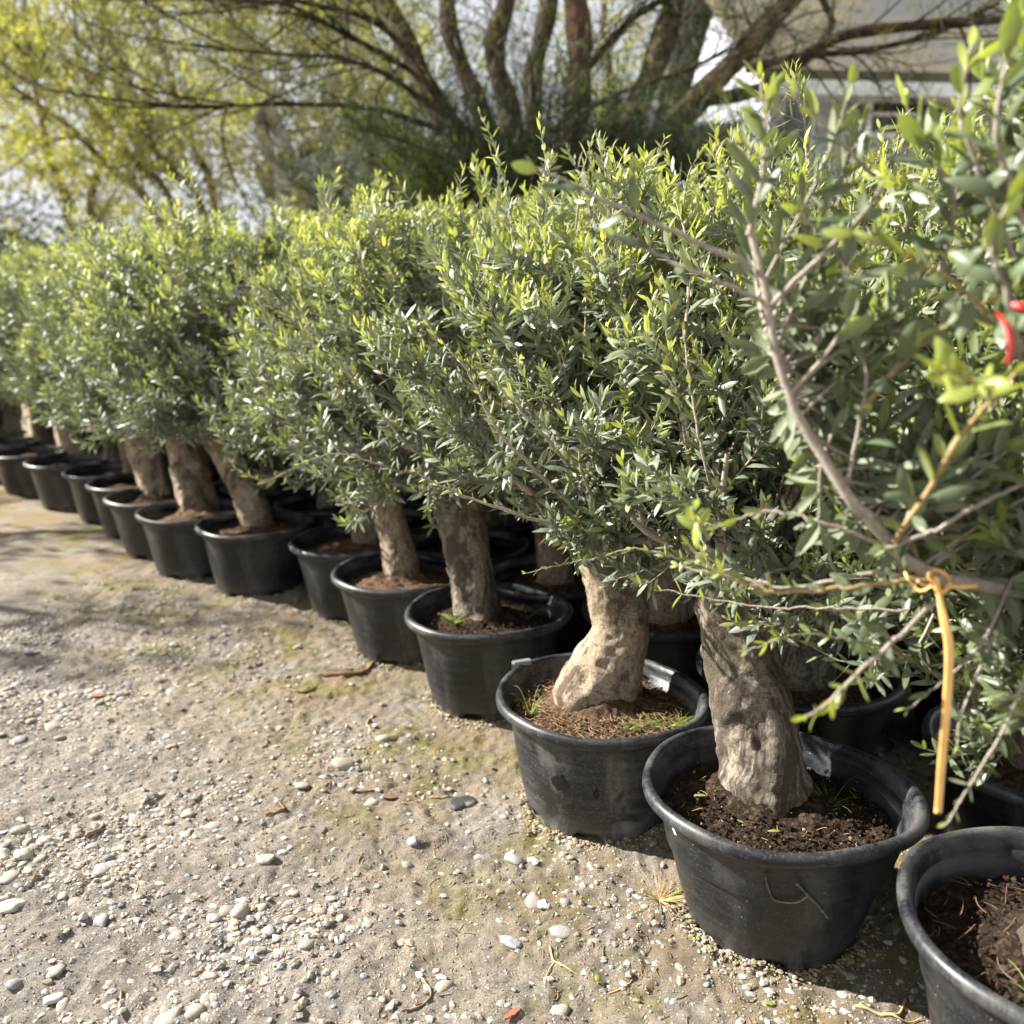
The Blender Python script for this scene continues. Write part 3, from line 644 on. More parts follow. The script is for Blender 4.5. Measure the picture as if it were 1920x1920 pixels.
def trunk_mesh(pts, rad, m, seed, lumps=(), sides=64, nseg=96):
    C = spline(pts, nseg); r = np.interp(np.linspace(0, 1, nseg), np.linspace(0, 1, len(rad)), rad)
    T = nrm(np.gradient(C, axis=0)); A = nrm(np.cross(T, np.array((0, 1., 0)))); B = np.cross(T, A)
    th = np.arange(sides) * 2 * math.pi / sides
    D = A[:, None] * np.cos(th)[None, :, None] + B[:, None] * np.sin(th)[None, :, None]
    P = C[:, None] + D * r[:, None, None]
    n1 = vnoise(P[..., 0] * 11 + seed + 40, P[..., 1] * 11 + 40, P[..., 2] * 6 + 40) - .5
    n2 = vnoise(P[..., 0] * 32 + seed + 40, P[..., 1] * 32 + 40, P[..., 2] * 22 + 40) - .5
    n3 = vnoise(P[..., 0] * 80 + seed + 40, P[..., 1] * 80 + 40, P[..., 2] * 60 + 40) - .5
    flute = .035 * np.sin(th * 3 + seed)[None] + .025 * np.sin(th * 5 + seed * 2)[None] + 0 * n1
    t_ = np.linspace(0, 1, nseg)[:, None]
    flare = .16 * np.exp(-t_ * 14) * (1 + .6 * np.sin(th * 4 + seed)[None])
    ridge = .5 - np.abs(vnoise(P[..., 0] * 26 + seed + 70, P[..., 1] * 26 + 70, P[..., 2] * 12 + 70) * 2 - 1)
    k = 1 + .24 * n1 + .15 * n2 + .085 * n3 + .07 * ridge + flute + flare
    P = C[:, None] + D * (r[:, None] * k)[..., None]
    for (c, rad_, amt) in lumps:     # swellings (+) and hollows (-)
        c = np.array(c); dd = np.linalg.norm(P - c, axis=-1); P = P + D * (amt * np.exp(-(dd / rad_) ** 2))[..., None]
    P[0] = C[0] + (P[0] - C[0]) * 1.0
    i_ = np.arange(nseg - 1)[:, None] * sides; j = np.arange(sides)[None]
    q = np.stack([i_ + j, i_ + (j + 1) % sides, i_ + sides + (j + 1) % sides, i_ + sides + j], -1).reshape(-1, 4)
    mb = MB(); mb.add(P, q=q); n_ = nseg * sides
    mb.add([C[-1]], t=None); base = (nseg - 1) * sides
    mb.t.append(np.array([(base + a, base + (a + 1) % sides, n_) for a in range(sides)]))
    return mb.mesh('trunk', M[m])

def straws(n, r, z, seed, m, size=(.02, .07), rad=.0007, up=.2, center=(0, 0)):
    g = np.random.default_rng(seed); a = g.uniform(0, 6.28, n); d = r * np.sqrt(g.random(n)); L_ = g.uniform(*size, n); b_ = g.uniform(0, 6.28, n)
    c = np.stack([center[0] + d * np.cos(a), center[1] + d * np.sin(a), z + 0 * a], 1); e = np.stack([np.cos(b_), np.sin(b_), up * g.random(n)], 1)
    t = np.linspace(-.5, .5, 5); bend = g.normal(0, .2, n)
    C = c[:, None] + e[:, None] * (L_[:, None] * t)[..., None] + np.stack([-e[:, 1], e[:, 0], 0 * a], 1)[:, None] * (bend[:, None] * L_[:, None] * (t ** 2) * 2)[..., None]
    C[:, :, 2] = np.maximum(C[:, :, 2], z - .001) + g.uniform(0, .008, (n, 1))
    v, q = tubes(C, np.full((n, 5), rad), 3); mb = MB(); mb.add(v, q=q); return mb.mesh('straw', M[m])
def weed(n, base, h, seed, m='grass', rad=.0011, spread=.6):
    g = np.random.default_rng(seed); a = g.uniform(0, 6.28, n); l = h * g.uniform(.5, 1, n)
    d = np.stack([np.cos(a) * spread, np.sin(a) * spread, 1 + 0 * a], 1); t = np.linspace(0, 1, 6)
    C = np.array(base) + d[:, None] * (l[:, None] * t)[..., None] - np.array([0, 0, 1]) * (l[:, None] * .45 * t[None] ** 3)[..., None]
    v, q = tubes(C, rad * (1 - .8 * t)[None] * np.ones((n, 1)), 3); mb = MB(); mb.add(v, q=q); return mb.mesh('weed', M[m])

GROUP = 'potted olive trees lined up in black pots'
def olive(key, pos, label, trunk, rad, cr, seed, tm='trunk', soil='soil_red', oval=.02, zs=.285, lumps=(), pm='pot', rz=None, cs=None, detail=True):
    """trunk: points (u, v) seen, put at the depth of the pot; or offsets for the rows behind"""
    root = thing('potted_olive_tree', label, 'tree', (pos[0], pos[1], 0), GROUP)
    root.location.z = float(gh(pos[0], pos[1] - .2)) - .001
    a, b_, shp = pot_mesh(seed, oval, (4.45, 5.35, 2.7, 3.6, 1.2), taper={'B': .92, 'P': .93}.get(key, 1))
    pot = obj('pot', a.mesh('pot', M[pm]), root); obj('rim', b_.mesh('rim', M['rim']), pot)
    pot.rotation_euler.z = 0
    pts = np.array(trunk, float)
    obj('soil', soil_mesh(seed, zs, soil, shp, pts[0][:2], rad[0]), root)
    tr = obj('trunk', trunk_mesh(pts, rad, tm, seed, lumps), root)
    top = pts[-1]
    if cr == 'shared' or isinstance(cr, int):
        k = (seed if cr == 'shared' else cr) % 4; f_, t_, b2 = SHARED[k]
        ang = rz if rz is not None else seed * 1.7
        sc = cs or 1.
        for nm, me in (('foliage', f_), ('twigs', t_), ('boughs', b2)):
            o = obj(nm, me, root, (top[0] * (.30 if nm != 'boughs' else 1), top[1] * (.30 if nm != 'boughs' else 1), (top[2] - .74) * .6)); o.rotation_euler.z = ang; o.scale = (sc, sc, 1)
            if nm != 'boughs': stuff(o)
    return root
def rel(pos, seq, depth):   # pixel path of a trunk -> offsets from the pot centre, at the given depth
    o = []
    for u, v in seq: p = at(u, v, depth); o.append((p[0] - pos[0], p[1] - pos[1], p[2]))
    return o
def base_then(pos, bu, bv, zs, seq):
    g = gz(bu, bv, zs - .02); fw = g[1] * cp - (g[2] - CH) * sp
    pts = [(g[0] - pos[0] + .004, g[1] - pos[1] + .01, zs - .06)]
    return pts + rel(pos, seq, fw)

ROW = {}
# B: straight grey trunk leaning left
p = FRONT['B']; tp = base_then(p, 1443, 1490, .27, [(1425, 1400), (1405, 1290), (1375, 1180), (1368, 1060)])
ROW['B'] = olive('B', p, 'olive tree with straight grey trunk in dark soil, second pot from the nearest', tp, [.108, .100, .090, .080, .082], None, 2, 'trunk_grey', 'soil_dark', .034, .262, lumps=[((tp[0][0] - .03, tp[0][1] - .10, .33), .035, .014)])
TPB = tp
p = FRONT['A']; tp = base_then(p, 1125, 1322, .285, [(1128, 1285), (1147, 1228), (1161, 1175), (1154, 1110), (1148, 1050), (1136, 1000)])
ROW['A'] = olive('A', p, 'olive tree with pale bulging foot and curved trunk in the scuffed pot', tp, [.110, .113, .098, .081, .085, .094, .100], None, 5, 'trunk', 'soil_red', .012, .288,
                 lumps=[((tp[0][0] - .09, tp[0][1] - .05, .315), .070, .034), ((tp[0][0] - .075, tp[0][1] - .105, .385), .024, -.030), ((tp[0][0] + .0, tp[0][1] - .10, .43), .03, -.008)], pm='pot_dusty')
TPA = tp
p = FRONT['C']; tp = base_then(p, 898, 1168, .285, [(888, 1110), (876, 1050), (866, 985), (862, 910)])
ROW['C'] = olive('C', p, 'olive tree with upright brown trunk and weeds in its wide pot', tp, [.085, .080, .080, .088, .09], None, 8, 'trunk_grey', 'soil_dark', .02, .28, lumps=[((tp[1][0] + .02, tp[1][1] - .08, .45), .04, .014)])
TPC = tp
p = FRONT['P']; tp = [(.0, .0, .24), (.02, .01, .42), (.03, .02, .60), (.0, .03, .78)]
ROW['P'] = olive('P', p, 'broad-leaved olive with loose branches in the nearest pot, at the lower right corner', tp, [.085, .075, .065, .06], None, 11, 'trunk_grey', 'soil_dark', .03, .262)
TPP = tp
def addcrown(key, L, cv, bo, kind='full', m='leaf', limit=290, tw='twig'):
    root = ROW[key]; org = root.location[:]
    fx = np.array(L['P'], float); L = dict(L); L['P'] = fx
    rest = leaf_parts(L, kind, root, org, limit)
    stuff(obj('foliage', leaf_mesh(rest, kind, 'foliage', m), root)); stuff(obj('twigs', twig_mesh(cv, 'twigs', tw, 4), root))
    BC, BR = bo
    for k in range(len(BC)):
        v, q = tubes(BC[k:k + 1], BR[k:k + 1], 7); mb = MB(); mb.add(v, q=q); obj('branch', mb.mesh('branch', M[tw]), root)

def feature(key, seq, r0, r1, lf0, l0, wr, young, rng, m='twig', gap=.02, name='branch', per=2):
    """a branch one can follow in the photograph; seq of (u, v, depth)"""
    root = ROW[key]; org = np.array(root.location[:]); P = np.array([at(*s) for s in seq]) - org
    C = spline(P, 40); C = C + (vnoise(np.arange(40) * .9 + r0 * 9000, np.arange(40) * .3) - .5)[:, None] * np.array([.004, .004, .006])
    v, q = tubes(C[None], np.linspace(r0, r1, 40)[None], 7); mb = MB(); mb.add(v, q=q); obj(name, mb.mesh(name, M[m]), root)
    if lf0 >= 1: return None
    T = nrm(np.gradient(C, axis=0)); cum = np.concatenate([[0], np.cumsum(np.linalg.norm(np.diff(C, axis=0), axis=1))]); tot = cum[-1]
    K = max(3, int(tot * (1 - lf0) / gap)); s = np.linspace(lf0 * tot, tot * .995, K)
    Pn = np.stack([np.interp(s, cum, C[:, i]) for i in range(3)], 1); Tn = nrm(np.stack([np.interp(s, cum, T[:, i]) for i in range(3)], 1))
    return nodes_to_leaves(Pn[None], Tn[None], np.linspace(0, 1, K), np.array([young]), rng, l0, wr, per=per)

rg = np.random.default_rng(5)
# tree A
L, cv, bo = crown(21, TPA[-1], .56, 1.70, .80, 210, 4, .066, .25)
fs = [feature('A', [(1150, 1010, 2.4), (1060, 990, 2.2), (960, 960, 2.1), (860, 925, 2.05), (775, 885, 2.0)], .006, .0016, .1, .034, .32, .6, rg, gap=.03),
      feature('A', [(1130, 1000, 2.4), (1020, 900, 2.1), (930, 800, 2.0), (880, 700, 1.95), (800, 610, 1.95)], .006, .0014, .15, .038, .28, .5, rg, gap=.026),
      feature('A', [(1150, 990, 2.4), (1040, 840, 2.1), (950, 740, 2.05), (890, 650, 2.0)], .0055, .0014, .15, .036, .28, .4, rg, gap=.026),
      feature('A', [(1150, 1000, 2.4), (1090, 880, 2.05), (1105, 790, 2.0), (1150, 720, 2.0)], .005, .0012, .2, .034, .3, .8, rg, gap=.024),
      feature('A', [(1230, 1030, 2.3), (1130, 1045, 2.1), (1060, 1058, 2.05), (985, 1075, 2.0)], .0025, .0012, .35, .028, .3, .35, rg, gap=.028),
      feature('A', [(1280, 1060, 2.25), (1210, 1070, 2.1), (1125, 1098, 2.05)], .0025, .001, .7, .030, .3, 1., rg, gap=.03)]
L = cat([L] + [x for x in fs if x])
L = cat([L] + [x for x in [feature('A', [(a_, 430, 2.45), (a_ + b_ * .4, 330, 2.4), (a_ + b_, t_, 2.35)], .0035, .0012, .25, .050, .27, .75, rg, gap=.022) for a_, b_, t_ in
     ((1040, -30, 225), (1080, 30, 262), (1150, -20, 270), (1210, 35, 262), (960, -40, 285), (1275, 40, 285), (1120, 60, 300))] if x])
addcrown('A', L, cv, bo)
# tree B
L, cv, bo = crown(32, TPB[-1], .50, 1.52, .70, 205, 4, .064, .26, bias=(.17, .05))
fs = [feature('B', [(1380, 1080, 2.0), (1330, 900, 1.75), (1300, 760, 1.7), (1280, 620, 1.7)], .005, .0013, .2, .04, .3, .5, rg, gap=.024),
      feature('B', [(1400, 1100, 2.0), (1310, 1060, 1.7), (1210, 1030, 1.65), (1150, 1035, 1.65)], .004, .001, .3, .036, .3, .7, rg, gap=.03)]
L = cat([L] + [x for x in fs if x]); addcrown('B', L, cv, bo)
# tree C
L, cv, bo = crown(43, TPC[-1], .60, 1.70, .72, 215, 4, .067, .235)
fs = [feature('C', [(930, 400, 3.1), (935, 300, 3.05), (900, 212, 3.0)], .004, .0013, .2, .055, .25, .7, rg, gap=.026),
      feature('C', [(780, 430, 3.1), (770, 380, 3.05), (735, 330, 3.0)], .004, .0013, .2, .055, .25, .7, rg, gap=.026),
      feature('C', [(860, 900, 3.0), (760, 830, 2.7), (690, 740, 2.6), (600, 640, 2.55), (550, 560, 2.5)], .006, .0015, .15, .042, .24, .5, rg, gap=.028),
      feature('C', [(850, 900, 3.0), (740, 880, 2.7), (640, 850, 2.65), (560, 870, 2.6)], .004, .0015, .2, .040, .24, .4, rg, gap=.03)]
L = cat([L] + [x for x in fs if x]); addcrown('C', L, cv, bo)
# tree P, the nearest, with broad leaves
L, cv, bo = crown(57, TPP[-1], .48, 1.93, .62, 245, 3, .064, .265, .95, bias=(.06, .07))
fs = []
def fp(seq, r0, r1, lf0, young, m='twig', l0=.060, wr=.36, gap=.027, per=2):
    x = feature('P', seq, r0, r1, lf0, l0, wr, young, rg, m, gap, 'branch', per)
    if x: fs.append(x)
fp([(2050, 1130, 1.45), (1900, 1105, 1.32), (1760, 1085, 1.24), (1680, 1030, 1.22), (1600, 940, 1.20), (1530, 840, 1.20), (1480, 740, 1.20), (1445, 620, 1.20), (1428, 520, 1.20), (1405, 430, 1.20)], .0105, .0050, 1, 0)
fp([(1405, 440, 1.2), (1430, 330, 1.19), (1435, 240, 1.18), (1425, 150, 1.18)], .0048, .0016, .05, .5, 'twig', .078, .34, .026)
fp([(1860, 750, 1.02), (1830, 715, .99), (1790, 700, .97), (1760, 695, .96)], .0026, .0014, .2, 1.6, 'tantwig', .050, .42, .016)
fp([(1330, 1010, 1.27), (1310, 985, 1.25), (1300, 960, 1.24)], .0018, .001, .3, 1.3, 'twig', .042, .36, .014)
fp([(1435, 565, 1.20), (1350, 530, 1.2), (1240, 480, 1.22), (1150, 440, 1.22)], .0036, .0018, .5, .3, per=2, gap=.045)
fp([(1410, 500, 1.20), (1300, 450, 1.18), (1180, 395, 1.17), (1070, 345, 1.17), (1010, 320, 1.17)], .0042, .0018, .55, .2, gap=.04)
fp([(1448, 568, 1.20), (1540, 480, 1.16), (1620, 400, 1.13), (1655, 345, 1.12)], .0045, .002, .45, .5, gap=.038)
fp([(1480, 740, 1.2), (1560, 650, 1.18), (1600, 560, 1.17), (1560, 460, 1.17), (1500, 400, 1.17)], .0036, .0016, .3, .5)
fp([(1680, 1010, 1.2), (1735, 930, 1.10), (1800, 820, 1.05), (1850, 760, 1.02), (1905, 700, 1.0)], .0046, .002, .12, .75, 'tantwig', .058, .34, .03)
fp([(1590, 905, 1.22), (1610, 800, 1.20), (1625, 700, 1.18), (1600, 620, 1.18)], .0034, .0015, .25, .35)
fp([(1620, 760, 1.2), (1700, 670, 1.15), (1790, 600, 1.12), (1900, 540, 1.1)], .004, .002, .2, .4, 'tantwig')
fp([(1680, 1030, 1.22), (1560, 985, 1.22), (1440, 960, 1.25), (1340, 990, 1.28)], .003, .0013, .3, .6, 'twig', .036, .32, .028)
fp([(1750, 1085, 1.24), (1600, 1100, 1.22), (1470, 1110, 1.24), (1350, 1075, 1.26), (1290, 1020, 1.27)], .0038, .0014, .15, .55, 'tantwig', .038, .34, .030)
fp([(1760, 1090, 1.24), (1640, 1075, 1.26), (1500, 1100, 1.30), (1390, 1085, 1.34), (1270, 1060, 1.38)], .0036, .0014, .25, .5, 'twig', .038, .32, .030)
fp([(1700, 1145, 1.45), (1520, 1140, 1.5), (1400, 1135, 1.55), (1240, 1105, 1.6)], .0022, .0010, .72, .9, 'twig', .034, .3, .026)
fp([(1790, 1090, 1.24), (1700, 1180, 1.17), (1600, 1270, 1.13), (1545, 1325, 1.12), (1510, 1345, 1.11)], .0038, .0018, .50, .75, 'twig', .046, .40, .020)
fp([(1930, 1250, 1.22), (1880, 1370, 1.18), (1820, 1470, 1.16), (1775, 1545, 1.15)], .0026, .0012, .2, .3, 'twig', .032, .30, .017)
fp([(1870, 1180, 1.3), (1830, 1270, 1.26), (1800, 1350, 1.24), (1795, 1400, 1.24)], .0024, .0012, .3, .5, 'twig', .034, .32, .03)
fp([(1900, 1080, 1.3), (1850, 1190, 1.25), (1790, 1260, 1.22), (1700, 1330, 1.22)], .0026, .0012, .35, .3, 'twig', .036, .3, .028)
fp([(1700, 1230, 1.5), (1600, 1200, 1.4), (1500, 1190, 1.36), (1400, 1220, 1.35)], .0022, .001, .3, .7, 'twig', .036, .32, .03)
fp([(1930, 900, 1.3), (1830, 950, 1.2), (1740, 1000, 1.2), (1660, 1030, 1.2)], .0036, .003, .9, .2, 'twig')
fp([(1900, 480, 1.2), (1840, 330, 1.12), (1800, 210, 1.1), (1820, 90, 1.1)], .0044, .0018, .2, .65, 'twig', .072, .36, .027)
fp([(1920, 420, 1.1), (1870, 260, 1.05), (1880, 150, 1.04), (1900, 60, 1.03)], .0044, .0018, .15, .5, 'twig', .072, .36, .027)
fp([(1760, 520, 1.25), (1790, 380, 1.18), (1740, 280, 1.16), (1700, 200, 1.15)], .0038, .0016, .15, .55, 'twig', .072, .36, .027)
fp([(1640, 330, 1.2), (1560, 250, 1.16), (1490, 180, 1.15)], .0034, .0014, .2, .7, 'twig', .046, .36, .034)
fp([(1900, 640, 1.1), (1800, 540, 1.05), (1700, 480, 1.04), (1600, 440, 1.03)], .0036, .0014, .2, .45, 'tantwig', .062, .36, .03)
fp([(1920, 700, 1.05), (1890, 560, 1.0), (1860, 460, .98), (1890, 380, .98)], .0040, .0016, .1, .5, 'twig', .072, .36, .027)
# leafy sprays rising from the long branch
org = np.array(ROW['P'].location[:]); g2 = np.random.default_rng(91)
mainb = spline([at(*q) for q in ((1900, 1105, 1.32), (1680, 1030, 1.22), (1530, 840, 1.20), (1445, 620, 1.20), (1405, 430, 1.20))], 60) - org
n = 84; st_ = mainb[g2.integers(0, 50, n)] + np.array([.0, .02, 0]); tipo = np.stack([g2.uniform(.02, .36, n), g2.uniform(.02, .34, n), g2.uniform(.02, .36, n)], 1)
low = g2.random(n) < .3; tipo[low, 2] = g2.uniform(-.10, .08, low.sum()); tp_ = st_ + tipo; ln_ = np.linalg.norm(tipo, axis=1, keepdims=True)
q1 = st_ + nrm(tipo + (0, .1, -.05)) * ln_ * .35; q2 = tp_ - nrm(tipo + (0, 0, .35)) * ln_ * .4
C_, _ = bez(st_, q1, q2, tp_, np.tile(np.linspace(0, 1, 9), (n, 1))); cv.append((C_, np.linspace(.0030, .0012, 9)[None] * np.ones((n, 1))))
f_ = np.linspace(0, 1, 13); P_, T_ = bez(st_, q1, q2, tp_, np.tile(.22 + .78 * f_, (n, 1)))
fs.append(nodes_to_leaves(P_, T_, f_, g2.uniform(.05, .85, n), g2, .060, .27))
L = cat([L] + fs); addcrown('P', L, cv, bo, 'big', 'bigleaf', 300)

# details on these pots
def on_pot(key, ang, z, out=.002):
    zz = np.interp(z, [0, .034, .18, .306], [.204, .2125, .242, .27])
    zz = zz * (1 - (1 - {'B': .92, 'P': .93}.get(key, 1)) * (1 - z / .306)) + out
    return np.array((zz * math.cos(ang), zz * math.sin(ang), z))
def patch_on_pot(root, ang, z, w_, h_, m, name, label=None, n=14, seed=0):
    pk = next((k_ for k_ in ROW if ROW[k_] == root), '')
    g = np.random.default_rng(seed); v = [on_pot(pk, ang, z, .0035)]; t = []
    for k in range(n):
        a = k * 2 * math.pi / n; f_ = g.uniform(.75, 1.1); v.append(on_pot(pk, ang + w_ / 2 * math.cos(a) * f_ / .24, z + h_ / 2 * math.sin(a) * f_, .0028)); t.append((0, 1 + k, 1 + (k + 1) % n))
    mb = MB(); mb.add(v, t=t); 
    for k in range(n): v.append(on_pot('', 0, 0)) if 0 else None
    o = obj(name, mb.mesh(name, M[m]), root.children[0]); 
    if label: o['label'] = label
    return o
patch_on_pot(ROW['B'], math.radians(198), .262, .022, .036, 'sticker', 'sticker', 'torn white sticker scrap under the rim', 9, 3)
A_ = lambda d: math.radians(d)
def line_on_pot(root, pts, r, m, name):
    P = np.array([on_pot('B', A_(a), z, .0050) for a, z in pts]); C = spline(P, 26); v, q = tubes(C[None], np.full((1, 26), r) * (1 + .3 * np.sin(np.arange(26) * 2))[None], 5)
    mb = MB(); mb.add(v, q=q); return obj(name, mb.mesh(name, M[m]), root.children[0])
line_on_pot(ROW['B'], [(249, .272), (251, .235), (254, .212), (263, .212), (268, .232)], .0016, 'mark', 'dried_string')
line_on_pot(ROW['B'], [(262, .268), (268, .235), (275, .20), (281, .165)], .0020, 'mark', 'dried_string')
# soil litter and weeds
sa = obj('straw', straws(420, .235, .292, 3, 'straw', (.01, .05), .0007), ROW['A']); stuff(sa)
stuff(obj('straw', straws(160, .235, .297, 9, 'chip', (.012, .045), .0011), ROW['A']))
obj('weed', weed(9, (-.20, -.05, .29), .13, 4, spread=.5), ROW['A']); [obj('weed', weed(12, (.06 + .03 * k_, -.135 + .022 * (k_ % 3), .292), .032, 60 + k_, 'grass', .0008, 1.8), ROW['A']) for k_ in range(6)]
stuff(obj('straw', straws(34, .23, .272, 5, 'straw', (.008, .03), .0007), ROW['B'])); obj('weed', weed(12, (.13, .02, .268), .08, 8, 'grass', .0009, 1.4), ROW['B'])
stuff(obj('straw', straws(60, .23, .272, 6, 'chip', (.02, .07), .0010), ROW['P'])); obj('weed', weed(6, (-.12, -.10, .27), .05, 5, 'grass', .002, 1.4), ROW['P'])
obj('weed', weed(22, (-.12, -.03, .285), .07, 8, 'grass', .0022, 1.2), ROW['C']); obj('weed', weed(8, (.14, .04, .28), .12, 9, 'grass', .001, 1.), ROW['C'])
def crumbs(key, n, z, m, seed, c=(0, 0)):
    g = np.random.default_rng(seed); a = g.uniform(0, 6.28, n); d = .245 * np.sqrt(g.random(n)); sz = .0015 + .0045 * g.random(n) ** 3
    V = iv[None] * (1 + (g.random((n, 12)) - .5) * .7)[:, :, None] * sz[:, None, None] + np.stack([d * np.cos(a), d * np.sin(a), z + g.uniform(-.003, .012, n)], 1)[:, None]
    mb = MB(); mb.add(V, t=(iff[None] + (np.arange(n) * 12)[:, None, None]).reshape(-1, 3)); o = obj('soil_crumbs', mb.mesh('soil_crumbs', M[m], False), ROW[key]); stuff(o)
crumbs('A', 1500, .288, 'soil_red', 1); crumbs('B', 1700, .262, 'soil_dark', 2); crumbs('B', 70, .268, 'graytwig', 6); crumbs('P', 1700, .262, 'soil_dark', 3); crumbs('C', 700, .28, 'soil_dark', 4)
patch_on_pot(ROW['A'], A_(238), .175, .055, .050, 'darkpatch', 'dark_patch', 'dark oval patch', 20, 8)  # dark oval patch laid on the wall of pot A, a smaller one beside it
patch_on_pot(ROW['A'], A_(262), .16, .02, .03, 'darkpatch', 'dark_patch', None, 11, 3)
# a grey tag clipped on the rim of A
mb = MB(); a = A_(140); box(mb, (.29 * math.cos(a), .29 * math.sin(a), .352), (.055, .018, .014), a + 1.1); box(mb, (.29 * math.cos(a) - .02, .29 * math.sin(a) - .01, .340), (.022, .02, .03), a + .7)
tg = obj('plant_tag', mb.mesh('plant_tag', M['tagg'], False), ROW['A'])

# the rest of the front row
spec = [
 ('D', 'olive tree with smooth pale trunk bending left above rusty soil', (757, 1092), [(748, 1030), (728, 960), (712, 880)], [.072, .068, .07, .08], 'trunk', 'soil_red', .01),
 ('D2', 'olive tree whose short trunk stands just behind a pale bent trunk', (690, 1030), [(686, 990), (680, 940), (672, 880)], [.072, .068, .068, .07], 'trunk', 'soil_red', .015),
 ('E', 'olive tree with slender trunk slanting strongly left, orange mud mark on its wide pot', (490, 992), [(462, 925), (428, 855), (395, 790)], [.088, .080, .080, .085], 'trunk', 'soil_red', .02),
 ('F', 'olive tree with thick mossy upright trunk, next left of the slanting slender one', (375, 962), [(360, 905), (350, 850), (340, 790)], [.112, .100, .10, .11], 'trunk', 'soil_red', .02),
 ('G', 'olive tree with thick trunk leaning left over a narrow dusty pot', (300, 935), [(283, 880), (268, 830), (250, 780)], [.10, .09, .10, .10], 'trunk', 'soil_dark', .02),
 ('H', 'olive tree in a half hidden pot with orange soil, behind the narrow dusty pot', (252, 892), [(245, 860), (238, 820), (228, 780)], [.07, .06, .065, .07], 'trunk', 'soil_red', .02),
 ('I', 'olive tree with slim pale trunk just right of the pot with white sticker', (212, 882), [(212, 850), (213, 815), (215, 770)], [.075, .065, .06, .07], 'trunk_grey', 'soil_dark', .02),
 ('J', 'olive tree leaning left in the pot with a round white sticker', (150, 862), [(136, 825), (122, 785), (110, 740)], [.10, .09, .085, .09], 'trunk', 'soil_dark', .02),
 ('K', 'olive tree with short dark trunk, next left of the pot with a white sticker', (85, 842), [(82, 815), (78, 785), (72, 745)], [.085, .08, .08, .08], 'trunk_grey', 'soil_red', .02),
 ('L', 'olive tree with thick trunk at the far left border of the photo', (18, 822), [(16, 800), (16, 770), (14, 735)], [.11, .10, .10, .10], 'trunk_grey', 'soil_dark', .02)]
for i_, (k, lab, bs, seq, rad, tm, so_, ov) in enumerate(spec):
    p = FRONT[k]; ROW[k] = olive(k, p, lab, base_then(p, bs[0], bs[1], .285, seq), rad, 'shared', 20 + i_ * 3, tm, so_, ov, cs=1.12 if k in ('D2', 'E', 'F') else 1.03)
mb = MB(); 
patch_on_pot(ROW['J'], A_(247), .245, .055, .05, 'sticker', 'sticker', 'round white sticker', 20, 4)
patch_on_pot(ROW['E'], A_(268), .185, .05, .04, 'mud', 'mud_mark', 'small orange mud mark', 11, 5)

# long arching shoots that leave these crowns towards the aisle
for k_, seqs in (('D', [[(690, 880, 3.4), (610, 850, 3.2), (540, 790, 3.1), (480, 700, 3.05)], [(700, 860, 3.3), (640, 760, 3.1), (590, 650, 3.0), (560, 560, 2.95)]]),
                 ('D2', [[(660, 880, 3.9), (580, 870, 3.6), (500, 900, 3.4), (440, 880, 3.35)], [(640, 800, 3.8), (560, 700, 3.6), (500, 600, 3.5), (470, 520, 3.5)]]),
                 ('E', [[(420, 800, 4.2), (360, 700, 4.0), (320, 610, 3.9), (290, 560, 3.85)], [(400, 790, 4.2), (330, 740, 4.0), (270, 690, 3.9), (225, 660, 3.85)]]),
                 ('G', [[(250, 780, 4.8), (190, 690, 4.6), (155, 600, 4.5)]]), ('I', [[(200, 770, 5.7), (140, 720, 5.4), (90, 690, 5.3)]])):
    fs = [feature(k_, q, .006, .0018, .2, .062, .24, .6, rg, gap=.027) for q in seqs]
    stuff(obj('sprays', leaf_mesh(cat(fs), 'full', 'sprays', 'leaf'), ROW[k_]))
# rows behind: straight line of pots, two and three deep
far = [(k, FRONT[k]) for k in ('M', 'N')]
cntb = 0
LM = {'P': 'the nearest pot at the lower right', 'B': 'the straight grey trunk', 'A': 'the pale bulging trunk', 'C': 'the pot with weeds', 'D': 'the smooth pale bent trunk', 'D2': 'the pot with short trunk',
      'E': 'the slender slanting trunk', 'F': 'the thick mossy trunk', 'G': 'the narrow dusty pot', 'H': 'the pot with orange soil', 'I': 'the slim pale trunk', 'J': 'the pot with white sticker', 'K': 'the short dark trunk', 'L': 'the trunk at far left', 'M': 'the far end', 'N': 'the very end of the row'}
USED = set()
def backlabel(q, nm, k, j):
    key = min(FRONT, key=lambda c: abs((q[0] - FRONT[c][0]) * RD[0] + (q[1] - FRONT[c][1]) * RD[1]))
    for suf in ('', ', a little further right', ', a little further left', ', deeper in shade'):
        l = f'olive tree in the {nm} row behind {LM[key]}{suf}'
        if l not in USED: USED.add(l); return l
    return l
